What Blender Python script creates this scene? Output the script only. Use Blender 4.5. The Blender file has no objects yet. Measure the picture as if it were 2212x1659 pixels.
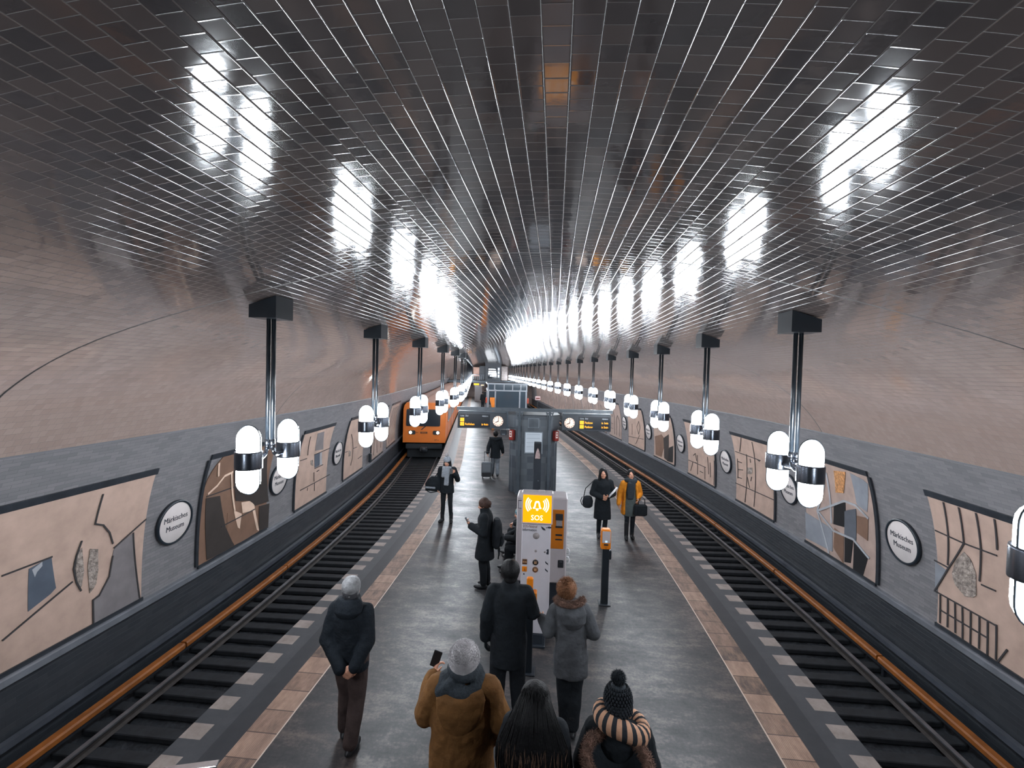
import bpy, bmesh, math, random
from mathutils import Vector, Matrix, Euler
import numpy as np
random.seed(7)
SCN = bpy.context.scene
COL = SCN.collection
PI = math.pi

# ---------------------------------------------------------------- camera
# platform centreline is x = 0 near the camera, y runs along the tracks, z = 0 is the platform
CAM = Vector((0.207, 0.0, 3.95))
F_PX = 1016.4
YAW, PITCH, ROLL = -0.0916, -0.0271, -0.0259
def cam_axes():
    cy, sy = math.cos(YAW), math.sin(YAW); cp, sp = math.cos(PITCH), math.sin(PITCH); cr, sr = math.cos(ROLL), math.sin(ROLL)
    r0 = Vector((cy, -sy, 0)); f0 = Vector((sy, cy, 0)); u0 = Vector((0, 0, 1))
    d = f0*cp + u0*sp; v = -f0*sp + u0*cp
    return r0*cr - v*sr, r0*sr + v*cr, d
_u, _v, _d = cam_axes()
cam_data = bpy.data.cameras.new('camera'); cam = bpy.data.objects.new('camera', cam_data); COL.objects.link(cam)
cam_data.sensor_fit = 'HORIZONTAL'; cam_data.sensor_width = 36.0; cam_data.lens = F_PX/2212*36.0
cam_data.clip_start = 0.05; cam_data.clip_end = 400
cam.matrix_world = Matrix(((_u.x, _v.x, -_d.x, CAM.x), (_u.y, _v.y, -_d.y, CAM.y), (_u.z, _v.z, -_d.z, CAM.z), (0, 0, 0, 1)))
SCN.camera = cam

# ---------------------------------------------------------------- world, exposure
SCN.view_settings.view_transform = 'Standard'; SCN.view_settings.look = 'None'
SCN.view_settings.gamma = 1.0; SCN.view_settings.use_curve_mapping = False
SCN.view_settings.exposure = EXPOSURE = 0.0
world = bpy.data.worlds.new('world'); SCN.world = world; world.use_nodes = True
world.node_tree.nodes['Background'].inputs[0].default_value = (0.30, 0.42, 0.55, 1)
world.node_tree.nodes['Background'].inputs[1].default_value = 0.10
SCN.cycles.max_bounces = 5; SCN.cycles.diffuse_bounces = 3; SCN.cycles.glossy_bounces = 3
SCN.cycles.transmission_bounces = 3; SCN.cycles.transparent_max_bounces = 6
SCN.cycles.caustics_reflective = False; SCN.cycles.caustics_refractive = False
SCN.cycles.sample_clamp_indirect = 4.0
SCN.cycles.use_denoising = True; SCN.cycles.use_adaptive_sampling = True; SCN.cycles.adaptive_threshold = 0.025
LAMP_STRENGTH = 86.0

# ---------------------------------------------------------------- the curve of the station
S0 = 6.3168; RAD = 91.82; S1 = 21.925; TH1 = (S1 - S0)/RAD
def heading(s): return min(max(s - S0, 0), S1 - S0)/RAD
def T(s, o, z=0.0):
    th = heading(s); post = max(s - S1, 0)
    return Vector((-RAD*(1 - math.cos(th)) - math.sin(th)*post + o*math.cos(th),
                   min(s, S0) + RAD*math.sin(th) + math.cos(th)*post + o*math.sin(th), z))
VA, VB = 6.35, 4.98          # half width at platform level, crown height
def _vn(o):
    t = min(max((abs(o) - 2.0)/4.3, 0), 1); return 2.07 + .68*t*t*(3 - 2*t)
def vault_z(o): n = _vn(o); return VB*max(1 - (abs(o)/VA)**n, 0)**(1/n)
def vault_o(z):
    lo, hi = 0.0, VA
    for _ in range(40):
        m = (lo + hi)/2
        if vault_z(m) > z: lo = m
        else: hi = m
    return lo
END_S, NEAR_S = 70.0, -3.6

# ---------------------------------------------------------------- materials
class NT:
    def __init__(self, mat):
        mat.use_nodes = True; self.t = mat.node_tree; self.bsdf = self.t.nodes['Principled BSDF']
    def n(self, kind, **kw):
        nd = self.t.nodes.new(kind)
        for k, v in kw.items(): setattr(nd, k, v)
        return nd
    def put(self, sock, v):
        if isinstance(v, bpy.types.NodeSocket): self.t.links.new(v, sock)
        else: sock.default_value = v
    def m(self, op, a, b=None, c=None):
        nd = self.n('ShaderNodeMath', operation=op)
        self.put(nd.inputs[0], a)
        if b is not None: self.put(nd.inputs[1], b)
        if c is not None: self.put(nd.inputs[2], c)
        return nd.outputs[0]
    def ramp(self, x, stops, interp='LINEAR'):
        nd = self.n('ShaderNodeValToRGB'); cr = nd.color_ramp; cr.interpolation = interp
        while len(cr.elements) < len(stops): cr.elements.new(0.5)
        for e, (p, c) in zip(cr.elements, stops): e.position = p; e.color = tuple(c) + (1,) if len(c) == 3 else c
        self.put(nd.inputs[0], x); return nd.outputs[0]
    def mix(self, fac, a, b, blend='MIX'):
        nd = self.n('ShaderNodeMix', data_type='RGBA', blend_type=blend)
        self.put(nd.inputs[0], fac)
        self.put(nd.inputs[6], a if isinstance(a, bpy.types.NodeSocket) else tuple(a) + (1,))
        self.put(nd.inputs[7], b if isinstance(b, bpy.types.NodeSocket) else tuple(b) + (1,))
        return nd.outputs[2]
    def noise(self, vec, scale, detail=3, rough=.55, dim='3D'):
        nd = self.n('ShaderNodeTexNoise', noise_dimensions=dim)
        nd.inputs['Scale'].default_value = scale; nd.inputs['Detail'].default_value = detail; nd.inputs['Roughness'].default_value = rough
        if vec is not None: self.put(nd.inputs['Vector'], vec)
        return nd.outputs[0]
    def coord(self, which='Object'): return self.n('ShaderNodeTexCoord').outputs[which]
    def sep(self, v):
        nd = self.n('ShaderNodeSeparateXYZ'); self.put(nd.inputs[0], v); return nd.outputs
    def comb(self, x, y, z=0.0):
        nd = self.n('ShaderNodeCombineXYZ')
        for s, v in zip(nd.inputs, (x, y, z)): self.put(s, v)
        return nd.outputs[0]
    def bump(self, h, dist=.002, strength=1.0):
        nd = self.n('ShaderNodeBump'); nd.inputs['Strength'].default_value = strength; nd.inputs['Distance'].default_value = dist
        self.put(nd.inputs['Height'], h); return nd.outputs[0]
def srgb(r, g, b):
    f = lambda c: (c/255/12.92) if c/255 <= .04045 else ((c/255 + .055)/1.055)**2.4
    return (f(r), f(g), f(b))
MATS = {}
def mat(name, col=(.5, .5, .5), rough=.5, metal=0.0, spec=.5, emit=None, estr=0.0, noise=None, bump=None, alpha=None, coat=0.0, trans=0.0):
    """plain procedural material: base colour broken up by noise=(scale, amount), optional bump=(scale, distance)"""
    if name in MATS: return MATS[name]
    m = bpy.data.materials.new(name); t = NT(m); b = t.bsdf
    b.inputs['Base Color'].default_value = tuple(col) + (1,); b.inputs['Roughness'].default_value = rough
    b.inputs['Metallic'].default_value = metal; b.inputs['Specular IOR Level'].default_value = spec
    b.inputs['Coat Weight'].default_value = coat; b.inputs['Transmission Weight'].default_value = trans
    if emit: b.inputs['Emission Color'].default_value = tuple(emit) + (1,); b.inputs['Emission Strength'].default_value = estr
    if noise:
        nz = t.noise(t.coord(), noise[0], 4)
        lo = tuple(c*(1 - noise[1]) for c in col); hi = tuple(min(c*(1 + noise[1]), 1) for c in col)
        t.put(b.inputs['Base Color'], t.ramp(nz, [(.3, lo), (.7, hi)]))
    if bump:
        t.put(b.inputs['Normal'], t.bump(t.noise(t.coord(), bump[0], 3), bump[1]))
    MATS[name] = m; return m

def tile_material(name, h, L, c_lo, c_hi, rough=(.12, .3), joint=(.02, .02, .022), jw=.0016, pillow=.006, depth=.0016, tilt=.012, rings=(), spec=.5, dirt=.25, offset=.5, flank=None):
    """glazed tile in running bond on the UV map (u = metres round the profile, v = metres along the tunnel)"""
    m = bpy.data.materials.new(name); t = NT(m); b = t.bsdf
    uv = t.sep(t.n('ShaderNodeUVMap', uv_map='UVMap').outputs[0])
    u = t.m('DIVIDE', uv[0], h); row = t.m('FLOOR', u); fu = t.m('SUBTRACT', u, row)
    v = t.m('ADD', t.m('DIVIDE', uv[1], L), t.m('MULTIPLY', row, offset)); colm = t.m('FLOOR', v); fv = t.m('SUBTRACT', v, colm)
    wn = t.n('ShaderNodeTexWhiteNoise', noise_dimensions='2D'); t.put(wn.inputs['Vector'], t.comb(t.m('ADD', row, .5), t.m('ADD', colm, .5)))
    rnd = t.sep(wn.outputs['Color'])
    eu = t.m('MULTIPLY', t.m('MINIMUM', fu, t.m('SUBTRACT', 1.0, fu)), h)
    ev = t.m('MULTIPLY', t.m('MINIMUM', fv, t.m('SUBTRACT', 1.0, fv)), L)
    e = t.m('MINIMUM', eu, ev)
    jm = t.m('SUBTRACT', 1.0, t.m('SMOOTHSTEP', e, jw*.6, jw*1.4) if False else t.m('MINIMUM', t.m('DIVIDE', e, jw), 1.0))
    for r in rings:
        jm = t.m('MAXIMUM', jm, t.m('LESS_THAN', t.m('ABSOLUTE', t.m('SUBTRACT', uv[1], r)), .012))
    big = t.noise(t.comb(uv[0], uv[1]), 1.1, 3)
    val = t.m('ADD', t.m('MULTIPLY', wn.outputs['Value'], 1 - dirt), t.m('MULTIPLY', big, dirt))
    c = t.ramp(val, [(.1, c_lo), (.9, c_hi)])
    if flank:      # tile colour turns gradually paler down the flanks
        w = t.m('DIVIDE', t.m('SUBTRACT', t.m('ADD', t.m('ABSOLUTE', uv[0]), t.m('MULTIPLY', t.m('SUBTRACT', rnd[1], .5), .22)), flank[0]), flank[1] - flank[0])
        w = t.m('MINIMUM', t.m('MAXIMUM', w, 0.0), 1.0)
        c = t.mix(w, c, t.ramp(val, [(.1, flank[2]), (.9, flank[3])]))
    t.put(b.inputs['Base Color'], t.mix(jm, c, joint))
    rg = t.m('ADD', rough[0], t.m('MULTIPLY', t.m('ADD', t.m('MULTIPLY', rnd[2], .5), t.m('MULTIPLY', big, .5)), rough[1] - rough[0]))
    t.put(b.inputs['Roughness'], t.m('MAXIMUM', rg, t.m('MULTIPLY', jm, .6)))
    b.inputs['Specular IOR Level'].default_value = spec
    x = t.m('MINIMUM', t.m('DIVIDE', eu, pillow), 1.0); y = t.m('MINIMUM', t.m('DIVIDE', ev, pillow), 1.0)
    q2 = lambda a: t.m('SUBTRACT', t.m('MULTIPLY', a, 2.0), t.m('MULTIPLY', a, a))
    pil = t.m('ADD', t.m('MULTIPLY', q2(x), depth), t.m('MULTIPLY', q2(y), depth*.14))
    tl = t.m('ADD', t.m('MULTIPLY', t.m('MULTIPLY', t.m('SUBTRACT', rnd[0], .5), 2*tilt*h), t.m('SUBTRACT', fu, .5)),
             t.m('MULTIPLY', t.m('MULTIPLY', t.m('SUBTRACT', rnd[1], .5), 2*tilt*L), t.m('SUBTRACT', fv, .5)))
    wav = t.m('MULTIPLY', t.noise(t.comb(uv[0], uv[1]), 16.0, 2), .00025)
    t.put(b.inputs['Normal'], t.bump(t.m('ADD', t.m('ADD', pil, tl), wav), 1.0))
    MATS[name] = m; return m

# ---------------------------------------------------------------- mesh building
class MB:
    """collects shapes; build() links them as ONE mesh object"""
    def __init__(self): self.v = []; self.f = []; self.uv = None; self.sm = []
    def add(self, vs, fs, smooth=False):
        k = len(self.v); self.v += [tuple(p) for p in vs]; self.f += [tuple(i + k for i in q) for q in fs]; self.sm += [smooth]*len(fs); return self
    def box(self, cx, cy, cz, sx, sy, sz, rot=None, bev=0.0, taper=1.0):
        """centre + full sizes; taper scales the top; bev chamfers the vertical and horizontal edges"""
        hx, hy, hz = sx/2, sy/2, sz/2
        if bev <= 0:
            vs = [(x*hx*(taper if z > 0 else 1), y*hy*(taper if z > 0 else 1), z*hz) for z in (-1, 1) for x, y in ((-1, -1), (1, -1), (1, 1), (-1, 1))]
            fs = [(3, 2, 1, 0), (4, 5, 6, 7), (0, 1, 5, 4), (1, 2, 6, 5), (2, 3, 7, 6), (3, 0, 4, 7)]
        else:
            bev = min(bev, hx*.95, hy*.95, hz*.95); rings = []
            for z, ins in ((-hz, bev), (-hz + bev, 0), (hz - bev, 0), (hz, bev)):
                k = taper if z > 0 else 1
                ax, ay = hx*k - ins, hy*k - ins; c = bev*.7
                rings.append([(-ax + c, -ay, z), (ax - c, -ay, z), (ax, -ay + c, z), (ax, ay - c, z), (ax - c, ay, z), (-ax + c, ay, z), (-ax, ay - c, z), (-ax, -ay + c, z)])
            vs = sum(rings, []); fs = [tuple(range(7, -1, -1)), tuple(range(24, 32))]
            for r in range(3):
                for i in range(8): a = r*8 + i; b2 = r*8 + (i + 1) % 8; fs.append((a, b2, b2 + 8, a + 8))
        M = Matrix.Translation((cx, cy, cz)) @ (rot if rot else Matrix())
        return self.add([M @ Vector(p) for p in vs], fs)
    def tube(self, pts, r, n=10, cap=True, smooth=True, flat=1.0):
        """round bar along points; r may be one radius or one per point"""
        pts = [Vector(p) for p in pts]; rs = r if isinstance(r, (list, tuple)) else [r]*len(pts)
        vs = []; up = None
        for i, p in enumerate(pts):
            d = (pts[min(i + 1, len(pts) - 1)] - pts[max(i - 1, 0)]).normalized()
            if up is None: up = d.orthogonal().normalized() if abs(d.x) > .9 else (Vector((1, 0, 0)) - d*d.x).normalized()
            else: up = (up - d*up.dot(d)).normalized()
            w = d.cross(up)
            for k in range(n):
                a = 2*PI*k/n; vs.append(p + (up*math.cos(a) + w*math.sin(a)*flat)*rs[i])
        fs = []
        for i in range(len(pts) - 1):
            for k in range(n): a = i*n + k; b = i*n + (k + 1) % n; fs.append((a, b, b + n, a + n))
        if cap: fs += [tuple(range(n - 1, -1, -1)), tuple(range((len(pts) - 1)*n, len(pts)*n))]
        return self.add(vs, fs, smooth)
    def lathe(self, prof, n=24, c=(0, 0, 0), rot=None, smooth=True, sy=1.0, cap=True):
        """profile [(r, z)...] turned about the z axis"""
        vs = []; M = Matrix.Translation(c) @ (rot if rot else Matrix())
        for r, z in prof:
            for k in range(n): a = 2*PI*k/n; vs.append(M @ Vector((r*math.cos(a), r*math.sin(a)*sy, z)))
        fs = []
        for i in range(len(prof) - 1):
            for k in range(n): a = i*n + k; b = i*n + (k + 1) % n; fs.append((a, b, b + n, a + n))
        if cap and prof[0][0] > 1e-4: fs.append(tuple(range(n - 1, -1, -1)))
        if cap and prof[-1][0] > 1e-4: fs.append(tuple(range((len(prof) - 1)*n, len(prof)*n)))
        return self.add(vs, fs, smooth)
    def prism(self, poly, d, M=None):
        """polygon [(x, z)...] (counter-clockwise seen from -y) pushed d along +y"""
        n = len(poly); M = M or Matrix()
        vs = [M @ Vector((x, 0, z)) for x, z in poly] + [M @ Vector((x, d, z)) for x, z in poly]
        fs = [tuple(range(n)), tuple(range(2*n - 1, n - 1, -1))] + [(i + n, (i + 1) % n + n, (i + 1) % n, i) for i in range(n)]
        return self.add(vs, fs)
    def ball(self, c, r, n=16, m=10, rot=None):
        rx, ry, rz = r if isinstance(r, (tuple, list)) else (r, r, r); M = Matrix.Translation(c) @ (rot if rot else Matrix())
        vs = [M @ Vector((0, 0, -rz))]
        for i in range(1, m):
            t = PI*i/m - PI/2
            for k in range(n): a = 2*PI*k/n; vs.append(M @ Vector((rx*math.cos(t)*math.cos(a), ry*math.cos(t)*math.sin(a), rz*math.sin(t))))
        vs.append(M @ Vector((0, 0, rz))); fs = []
        for k in range(n): fs.append((0, 1 + (k + 1) % n, 1 + k)); fs.append((len(vs) - 1, 1 + (m - 2)*n + k, 1 + (m - 2)*n + (k + 1) % n))
        for i in range(m - 2):
            for k in range(n): a = 1 + i*n + k; b = 1 + i*n + (k + 1) % n; fs.append((a, b, b + n, a + n))
        return self.add(vs, fs, True)
    def build(self, name, m, parent=None, uv=None):
        me = bpy.data.meshes.new(name); me.from_pydata(self.v, [], self.f)
        me.polygons.foreach_set('use_smooth', self.sm)
        if uv is not None:
            lay = me.uv_layers.new(name='UVMap')
            for lp in me.loops: lay.data[lp.index].uv = uv[lp.vertex_index]
        me.materials.append(m); me.update()
        o = bpy.data.objects.new(name, me); COL.objects.link(o)
        if parent is not None: o.parent = parent
        return o
def tag(o, label=None, cat=None, group=None, kind=None):
    if label: o['label'] = label
    if cat: o['category'] = cat
    if group: o['group'] = group
    if kind: o['kind'] = kind
    return o
def thing(name, label, cat, loc=(0, 0, 0), rz=0.0, group=None):
    o = bpy.data.objects.new(name, None); COL.objects.link(o); o.empty_display_size = .1
    o.location = loc; o.rotation_euler = (0, 0, rz); return tag(o, label, cat, group)
KIDS = {}
def copy_tree(o, parent=None):
    c = o.copy(); COL.objects.link(c)
    if parent is not None: c.parent = parent
    for ch in list(o.children): copy_tree(ch, c)
    return c
def struct(name, mb, m, uv=None): return tag(mb.build(name, m, None, uv), kind='structure')
def srange(a, b, step):
    n = max(1, round((b - a)/step)); return [a + (b - a)*i/n for i in range(n + 1)]
def sweep(prof, a, b, step=.6, closed=False, smooth=False):
    """profile [(o, z)...] carried along the track curve; returns (MB, uv list)"""
    mb = MB(); ss = srange(a, b, step); n = len(prof); uv = []
    acc = [0]
    for i in range(1, n): acc.append(acc[-1] + math.dist(prof[i], prof[i - 1]))
    vs = []
    for s in ss:
        for (o, z), u in zip(prof, acc): vs.append(T(s, o, z)); uv.append((u, s))
    fs = []; rng = n if closed else n - 1
    for i in range(len(ss) - 1):
        for k in range(rng): a_ = i*n + k; b_ = i*n + (k + 1) % n; fs.append((a_, a_ + n, b_ + n, b_))
    if closed: fs += [tuple(range(n)), tuple(range(len(vs) - 1, len(vs) - n - 1, -1))]
    mb.add(vs, fs, smooth); return mb, uv
def rectprof(o0, o1, z0, z1): return [(o0, z0), (o0, z1), (o1, z1), (o1, z0)]
def text_mesh(txt, size, depth=.002, align='CENTER', font_scale=(1, 1)):
    """lettering as verts/faces in the x-z plane, front towards -y, baseline at z = 0"""
    cu = bpy.data.curves.new('txt', 'FONT'); cu.body = txt; cu.size = size; cu.extrude = depth/2; cu.align_x = align; cu.resolution_u = 2
    ob = bpy.data.objects.new('txt', cu); COL.objects.link(ob)
    me = ob.evaluated_get(bpy.context.evaluated_depsgraph_get()).to_mesh()
    vs = [(v.co.x*font_scale[0], -v.co.z, v.co.y*font_scale[1]) for v in me.vertices]; fs = [tuple(p.vertices) for p in me.polygons]
    ob.evaluated_get(bpy.context.evaluated_depsgraph_get()).to_mesh_clear()
    bpy.data.objects.remove(ob); bpy.data.curves.remove(cu)
    return vs, fs
# ================================================================= THE SETTING
TILE_H, TILE_L = .091, .084
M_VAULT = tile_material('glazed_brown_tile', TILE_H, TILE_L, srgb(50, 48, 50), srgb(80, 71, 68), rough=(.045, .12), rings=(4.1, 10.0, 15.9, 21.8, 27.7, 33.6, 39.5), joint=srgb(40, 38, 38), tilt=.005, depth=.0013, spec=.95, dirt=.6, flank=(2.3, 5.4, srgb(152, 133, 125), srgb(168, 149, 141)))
M_WALL = tile_material('grey_wall_tile', .052, .21, srgb(116, 115, 118), srgb(134, 131, 134), rough=(.28, .45), joint=srgb(90, 91, 96), jw=.003, pillow=.006, depth=.0012, tilt=.008)
M_DADO = tile_material('dark_dado_tile', .075, .24, srgb(46, 50, 56), srgb(56, 59, 64), rough=(.4, .5), joint=srgb(40, 43, 48), jw=.003, tilt=.008)

def vault_profile(z_from):
    """points from the left wall over the crown to the right wall, above height z_from"""
    half = [(5.0*i/60, vault_z(5.0*i/60)) for i in range(61)]
    z = half[-1][1]
    while z - .06 > z_from + .02: z -= .06; half.append((vault_o(z), z))
    half.append((vault_o(z_from), z_from))
    return [(-o, z) for o, z in reversed(half[1:])] + half
SEAM_Z = 2.85
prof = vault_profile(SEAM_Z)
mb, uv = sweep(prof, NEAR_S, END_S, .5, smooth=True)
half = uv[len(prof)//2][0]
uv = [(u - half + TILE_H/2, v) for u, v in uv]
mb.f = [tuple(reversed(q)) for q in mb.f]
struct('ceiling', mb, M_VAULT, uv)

LEDGE_Z = .09
def side_profile(sd):
    zs = [LEDGE_Z + (SEAM_Z - LEDGE_Z)*i/24 for i in range(25)]
    return [(sd*vault_o(z), z) for z in zs]
for sd, nm in ((-1, 'left'), (1, 'right')):
    mb, uv = sweep(side_profile(sd), NEAR_S, END_S, .5, smooth=True); struct('wall_' + nm, mb, M_WALL, uv)
    mb, uv = sweep([(sd*6.35, z) for z in (-1.3, -.5, LEDGE_Z - .08)], NEAR_S, END_S, .6); struct('baseboard_' + nm, mb, M_DADO, uv)
M_LEDGE = mat('pale_ledge_tile', srgb(112, 115, 122), .3, noise=(3, .2))
M_SEAM = mat('seam_line', srgb(92, 92, 96), .5)
for i, sd in enumerate((-1, 1)):
    mb, _ = sweep([(sd*o, z) for o, z in ((6.36, 0.0), (6.26, 0.0), (6.255, .085), (6.28, .10), (6.36, .10))], NEAR_S, END_S, .6); struct('trim_%d' % (1 + i), mb, M_LEDGE)
    mb, _ = sweep([(sd*(vault_o(SEAM_Z) + d), SEAM_Z + e) for d, e in ((.02, -.012), (-.012, -.01), (-.014, .01), (.02, .012))], NEAR_S, END_S, .6); struct('trim_%d' % (3 + i), mb, M_SEAM)

# platform floor: worn asphalt with polished patches
m = bpy.data.materials.new('worn_asphalt'); t = NT(m); MATS['asphalt'] = m
co = t.coord(); sp = t.sep(co)
stretch = t.comb(t.m('MULTIPLY', sp[0], .6), t.m('MULTIPLY', sp[1], 1.25), 0.0)
n1 = t.noise(stretch, 1.5, 6, .68); n2 = t.noise(t.comb(t.m('MULTIPLY', sp[0], .5), sp[1], 0.0), 9.0, 5, .7); n3 = t.noise(co, 60.0, 2)
wear = t.m('ADD', t.m('ADD', t.m('MULTIPLY', n1, .48), t.m('MULTIPLY', n2, .27)), t.m('MULTIPLY', t.noise(co, 26.0, 4, .75), .25))
c = t.ramp(wear, [(.40, srgb(36, 38, 42)), (.5, srgb(56, 54, 56)), (.62, srgb(106, 95, 91))])
t.put(t.bsdf.inputs['Base Color'], c)
t.put(t.bsdf.inputs['Roughness'], t.ramp(wear, [(.36, (.55,)*3), (.5, (.44,)*3), (.66, (.35,)*3)]))
t.put(t.bsdf.inputs['Normal'], t.bump(t.m('ADD', t.m('MULTIPLY', n3, .5), t.m('MULTIPLY', n1, 1.0)), .0006))
mb, uv = sweep([(-2.64, -.25), (-2.64, 0), (2.64, 0), (2.64, -.25)], NEAR_S, END_S, .6); struct('floor', mb, m, uv)

# tactile strips of ribbed tan tiles
m = bpy.data.materials.new('tan_ribbed_tile'); t = NT(m); MATS['tactile'] = m
uvs = t.sep(t.n('ShaderNodeUVMap', uv_map='UVMap').outputs[0])
cell = t.m('DIVIDE', uvs[1], .335); fl = t.m('FLOOR', cell); fr = t.m('SUBTRACT', cell, fl)
jt = t.m('LESS_THAN', t.m('MINIMUM', fr, t.m('SUBTRACT', 1.0, fr)), .022)
wn = t.n('ShaderNodeTexWhiteNoise', noise_dimensions='1D'); t.put(wn.inputs['W'], fl)
dirt = t.noise(t.comb(t.m('MULTIPLY', uvs[0], 3.0), uvs[1]), 3.2, 5, .7)
val = t.m('ADD', t.m('MULTIPLY', dirt, .75), t.m('MULTIPLY', wn.outputs['Value'], .25))
c = t.ramp(val, [(.3, srgb(78, 62, 54)), (.46, srgb(130, 103, 88)), (.7, srgb(168, 137, 118))])
edge = t.m('LESS_THAN', uvs[0], .268)   # bright painted line on the inner edge
t.put(t.bsdf.inputs['Base Color'], t.mix(edge, t.mix(jt, c, srgb(78, 60, 52)), srgb(205, 185, 172)))
t.bsdf.inputs['Roughness'].default_value = .55
rib = t.m('SINE', t.m('MULTIPLY', uvs[0], 2*PI/.02))
t.put(t.bsdf.inputs['Normal'], t.bump(t.m('MULTIPLY', rib, .0008), 1.0))
for i, sd in enumerate((-1, 1)):
    mb, uv = sweep([(sd*2.64, -.25), (sd*2.64, .003), (sd*2.995, .003), (sd*2.995, -.25)], NEAR_S, END_S, .6); struct('trim_%d' % (5 + i), mb, m, uv)

# platform edge: dark band, grey band, row of pale squares
m = bpy.data.materials.new('platform_edge_slab'); t = NT(m); MATS['edge'] = m
uvs = t.sep(t.n('ShaderNodeUVMap', uv_map='UVMap').outputs[0])
across = t.m('SUBTRACT', uvs[0], .5)      # 0 at the tactile strip, .645 at the platform edge
ph = t.m('FRACT', t.m('DIVIDE', t.m('ADD', uvs[1], 'x' and 100.0), .4355))
dirt = t.noise(t.comb(uvs[0], uvs[1]), 4.0, 5, .7)
dark = t.ramp(dirt, [(.3, srgb(38, 42, 48)), (.7, srgb(48, 51, 56))])
grey = t.ramp(dirt, [(.3, srgb(54, 58, 63)), (.7, srgb(68, 70, 75))])
pale = t.ramp(dirt, [(.3, srgb(122, 111, 106)), (.7, srgb(158, 147, 142))])
sq = t.m('MULTIPLY', t.m('GREATER_THAN', across, .405), t.m('LESS_THAN', ph, .5))
c = t.mix(t.m('GREATER_THAN', across, .235), dark, grey)
t.put(t.bsdf.inputs['Base Color'], t.mix(sq, c, pale))
t.bsdf.inputs['Roughness'].default_value = .45
def edge_uv(sd, phase):
    mb, uv = sweep([(sd*2.995, -.25), (sd*2.995, 0.0), (sd*3.64, 0.0), (sd*3.64, -.22), (sd*3.45, -.24)], NEAR_S, END_S, .4)
    return mb, [(.25 + u if False else (u + .25), v + phase) for u, v in uv]
for i, (sd, ph0) in enumerate(((-1, SQ_L), (1, SQ_R)) if 'SQ_L' in globals() else ((-1, -.0), (1, -.0))):
    mb, uv = edge_uv(sd, ph0); struct('trim_%d' % (7 + i), mb, m, uv)
M_CONC = mat('dark_concrete', srgb(40, 44, 50), .8, noise=(4, .3))
for i, sd in enumerate((-1, 1)):
    mb, _ = sweep([(sd*3.45, -1.30), (sd*3.45, -.2)], NEAR_S, END_S, .6); struct('trim_%d' % (9 + i), mb, M_CONC)
# end walls
mb = MB(); n = len(vault_profile(0.0)); pf = vault_profile(0.0)
def bulkhead(name, s, m):
    mb = MB(); vs = [T(s, o, z) for o, z in pf] + [T(s, 6.4, -1.3), T(s, -6.4, -1.3)]
    mb.add(vs, [tuple(range(len(vs)))]); struct(name, mb, m)
bulkhead('wall_near', NEAR_S, mat('near_wall_plaster', srgb(70, 66, 66), .8, noise=(1.5, .2)))

# track bed, ballast, sleepers, rails, power rails
for i, sd in enumerate((-1, 1)):
    mb, _ = sweep([(sd*3.4, -1.30), (sd*6.4, -1.30)], NEAR_S, END_S, .8); struct('floor_%d' % (2 + i), mb, M_CONC)
M_BALLAST = mat('black_ballast', srgb(50, 54, 60), .85, noise=(22, .4))
TRK = 4.92
def ballast(sd):
    mb = MB(); ss = srange(NEAR_S + .1, END_S - .1, .12); oo = [3.5 + 2.8*i/22 for i in range(23)]; rnd = random.Random(3 + sd); vs = []; fs = []
    for s in ss:
        for o in oo: vs.append(T(s + rnd.uniform(-.03, .03), sd*(o + rnd.uniform(-.03, .03)), -1.178 + rnd.uniform(-.018, .016)))
    n = len(oo)
    for i in range(len(ss) - 1):
        for k in range(n - 1): a = i*n + k; fs.append((a, a + 1, a + n + 1, a + n) if sd > 0 else (a, a + n, a + n + 1, a + 1))
    mb.add(vs, fs); o = mb.build('ballast', M_BALLAST)
    tag(o, 'dark crushed stone ballast under the %s track' % ('left' if sd < 0 else 'right'), 'ballast', kind='stuff')
for sd in (-1, 1): ballast(sd)
M_SLEEPER = mat('tarred_wood', srgb(34, 37, 42), .8, noise=(8, .35))
sl = MB().box(0, 0, 0, 2.3, .19, .08, bev=.012)
sl_me = None
for sd in (-1, 1):
    for k in range(150):
        s = .6 + .4*k
        if sd < 0 and s > 40 or s > 58: break
        if sl_me is None: o = sl.build('sleeper', M_SLEEPER); sl_me = o.data
        else: o = bpy.data.objects.new('sleeper', sl_me); COL.objects.link(o)
        o.location = T(s, sd*TRK, -1.112); o.rotation_euler = (0, 0, heading(s))
        tag(o, 'dark wooden sleeper across the %s track bed' % ('left' if sd < 0 else 'right'), 'sleeper', 'sleepers of the %s track' % ('left' if sd < 0 else 'right'))
M_RAIL = mat('rail_steel', srgb(168, 170, 176), .3, metal=.9, noise=(6, .2)); M_RUST = mat('rail_rust', srgb(58, 52, 50), .7, noise=(10, .3))
for sd in (-1, 1):
    for d, w in ((-.7175, 'platform'), (.7175, 'wall')):
        o0 = sd*(TRK + d); side = 'left' if sd < 0 else 'right'
        r = thing('rail', 'steel running rail of the %s track on the %s side' % (side, w), 'rail', (0, 0, 0))
        mb, _ = sweep([(o0 - .035, -.97), (o0 - .033, -.955), (o0 + .033, -.955), (o0 + .035, -.97), (o0 + .03, -.985), (o0 - .03, -.985)], NEAR_S, END_S, .8, True); mb.build('rail_head', M_RAIL, r)
        mb, _ = sweep([(o0 - .01, -.98), (o0 + .01, -.98), (o0 + .012, -1.05), (o0 + .06, -1.07), (o0 - .06, -1.07), (o0 - .012, -1.05)], NEAR_S, END_S, .8, True); mb.build('rail_foot', M_RUST, r)
M_ORANGE_BOARD = mat('orange_cover_board', srgb(144, 84, 33), .5, noise=(5, .25)); M_IRON = mat('dark_iron', srgb(44, 48, 54), .5, metal=.3, noise=(6, .2))
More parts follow.
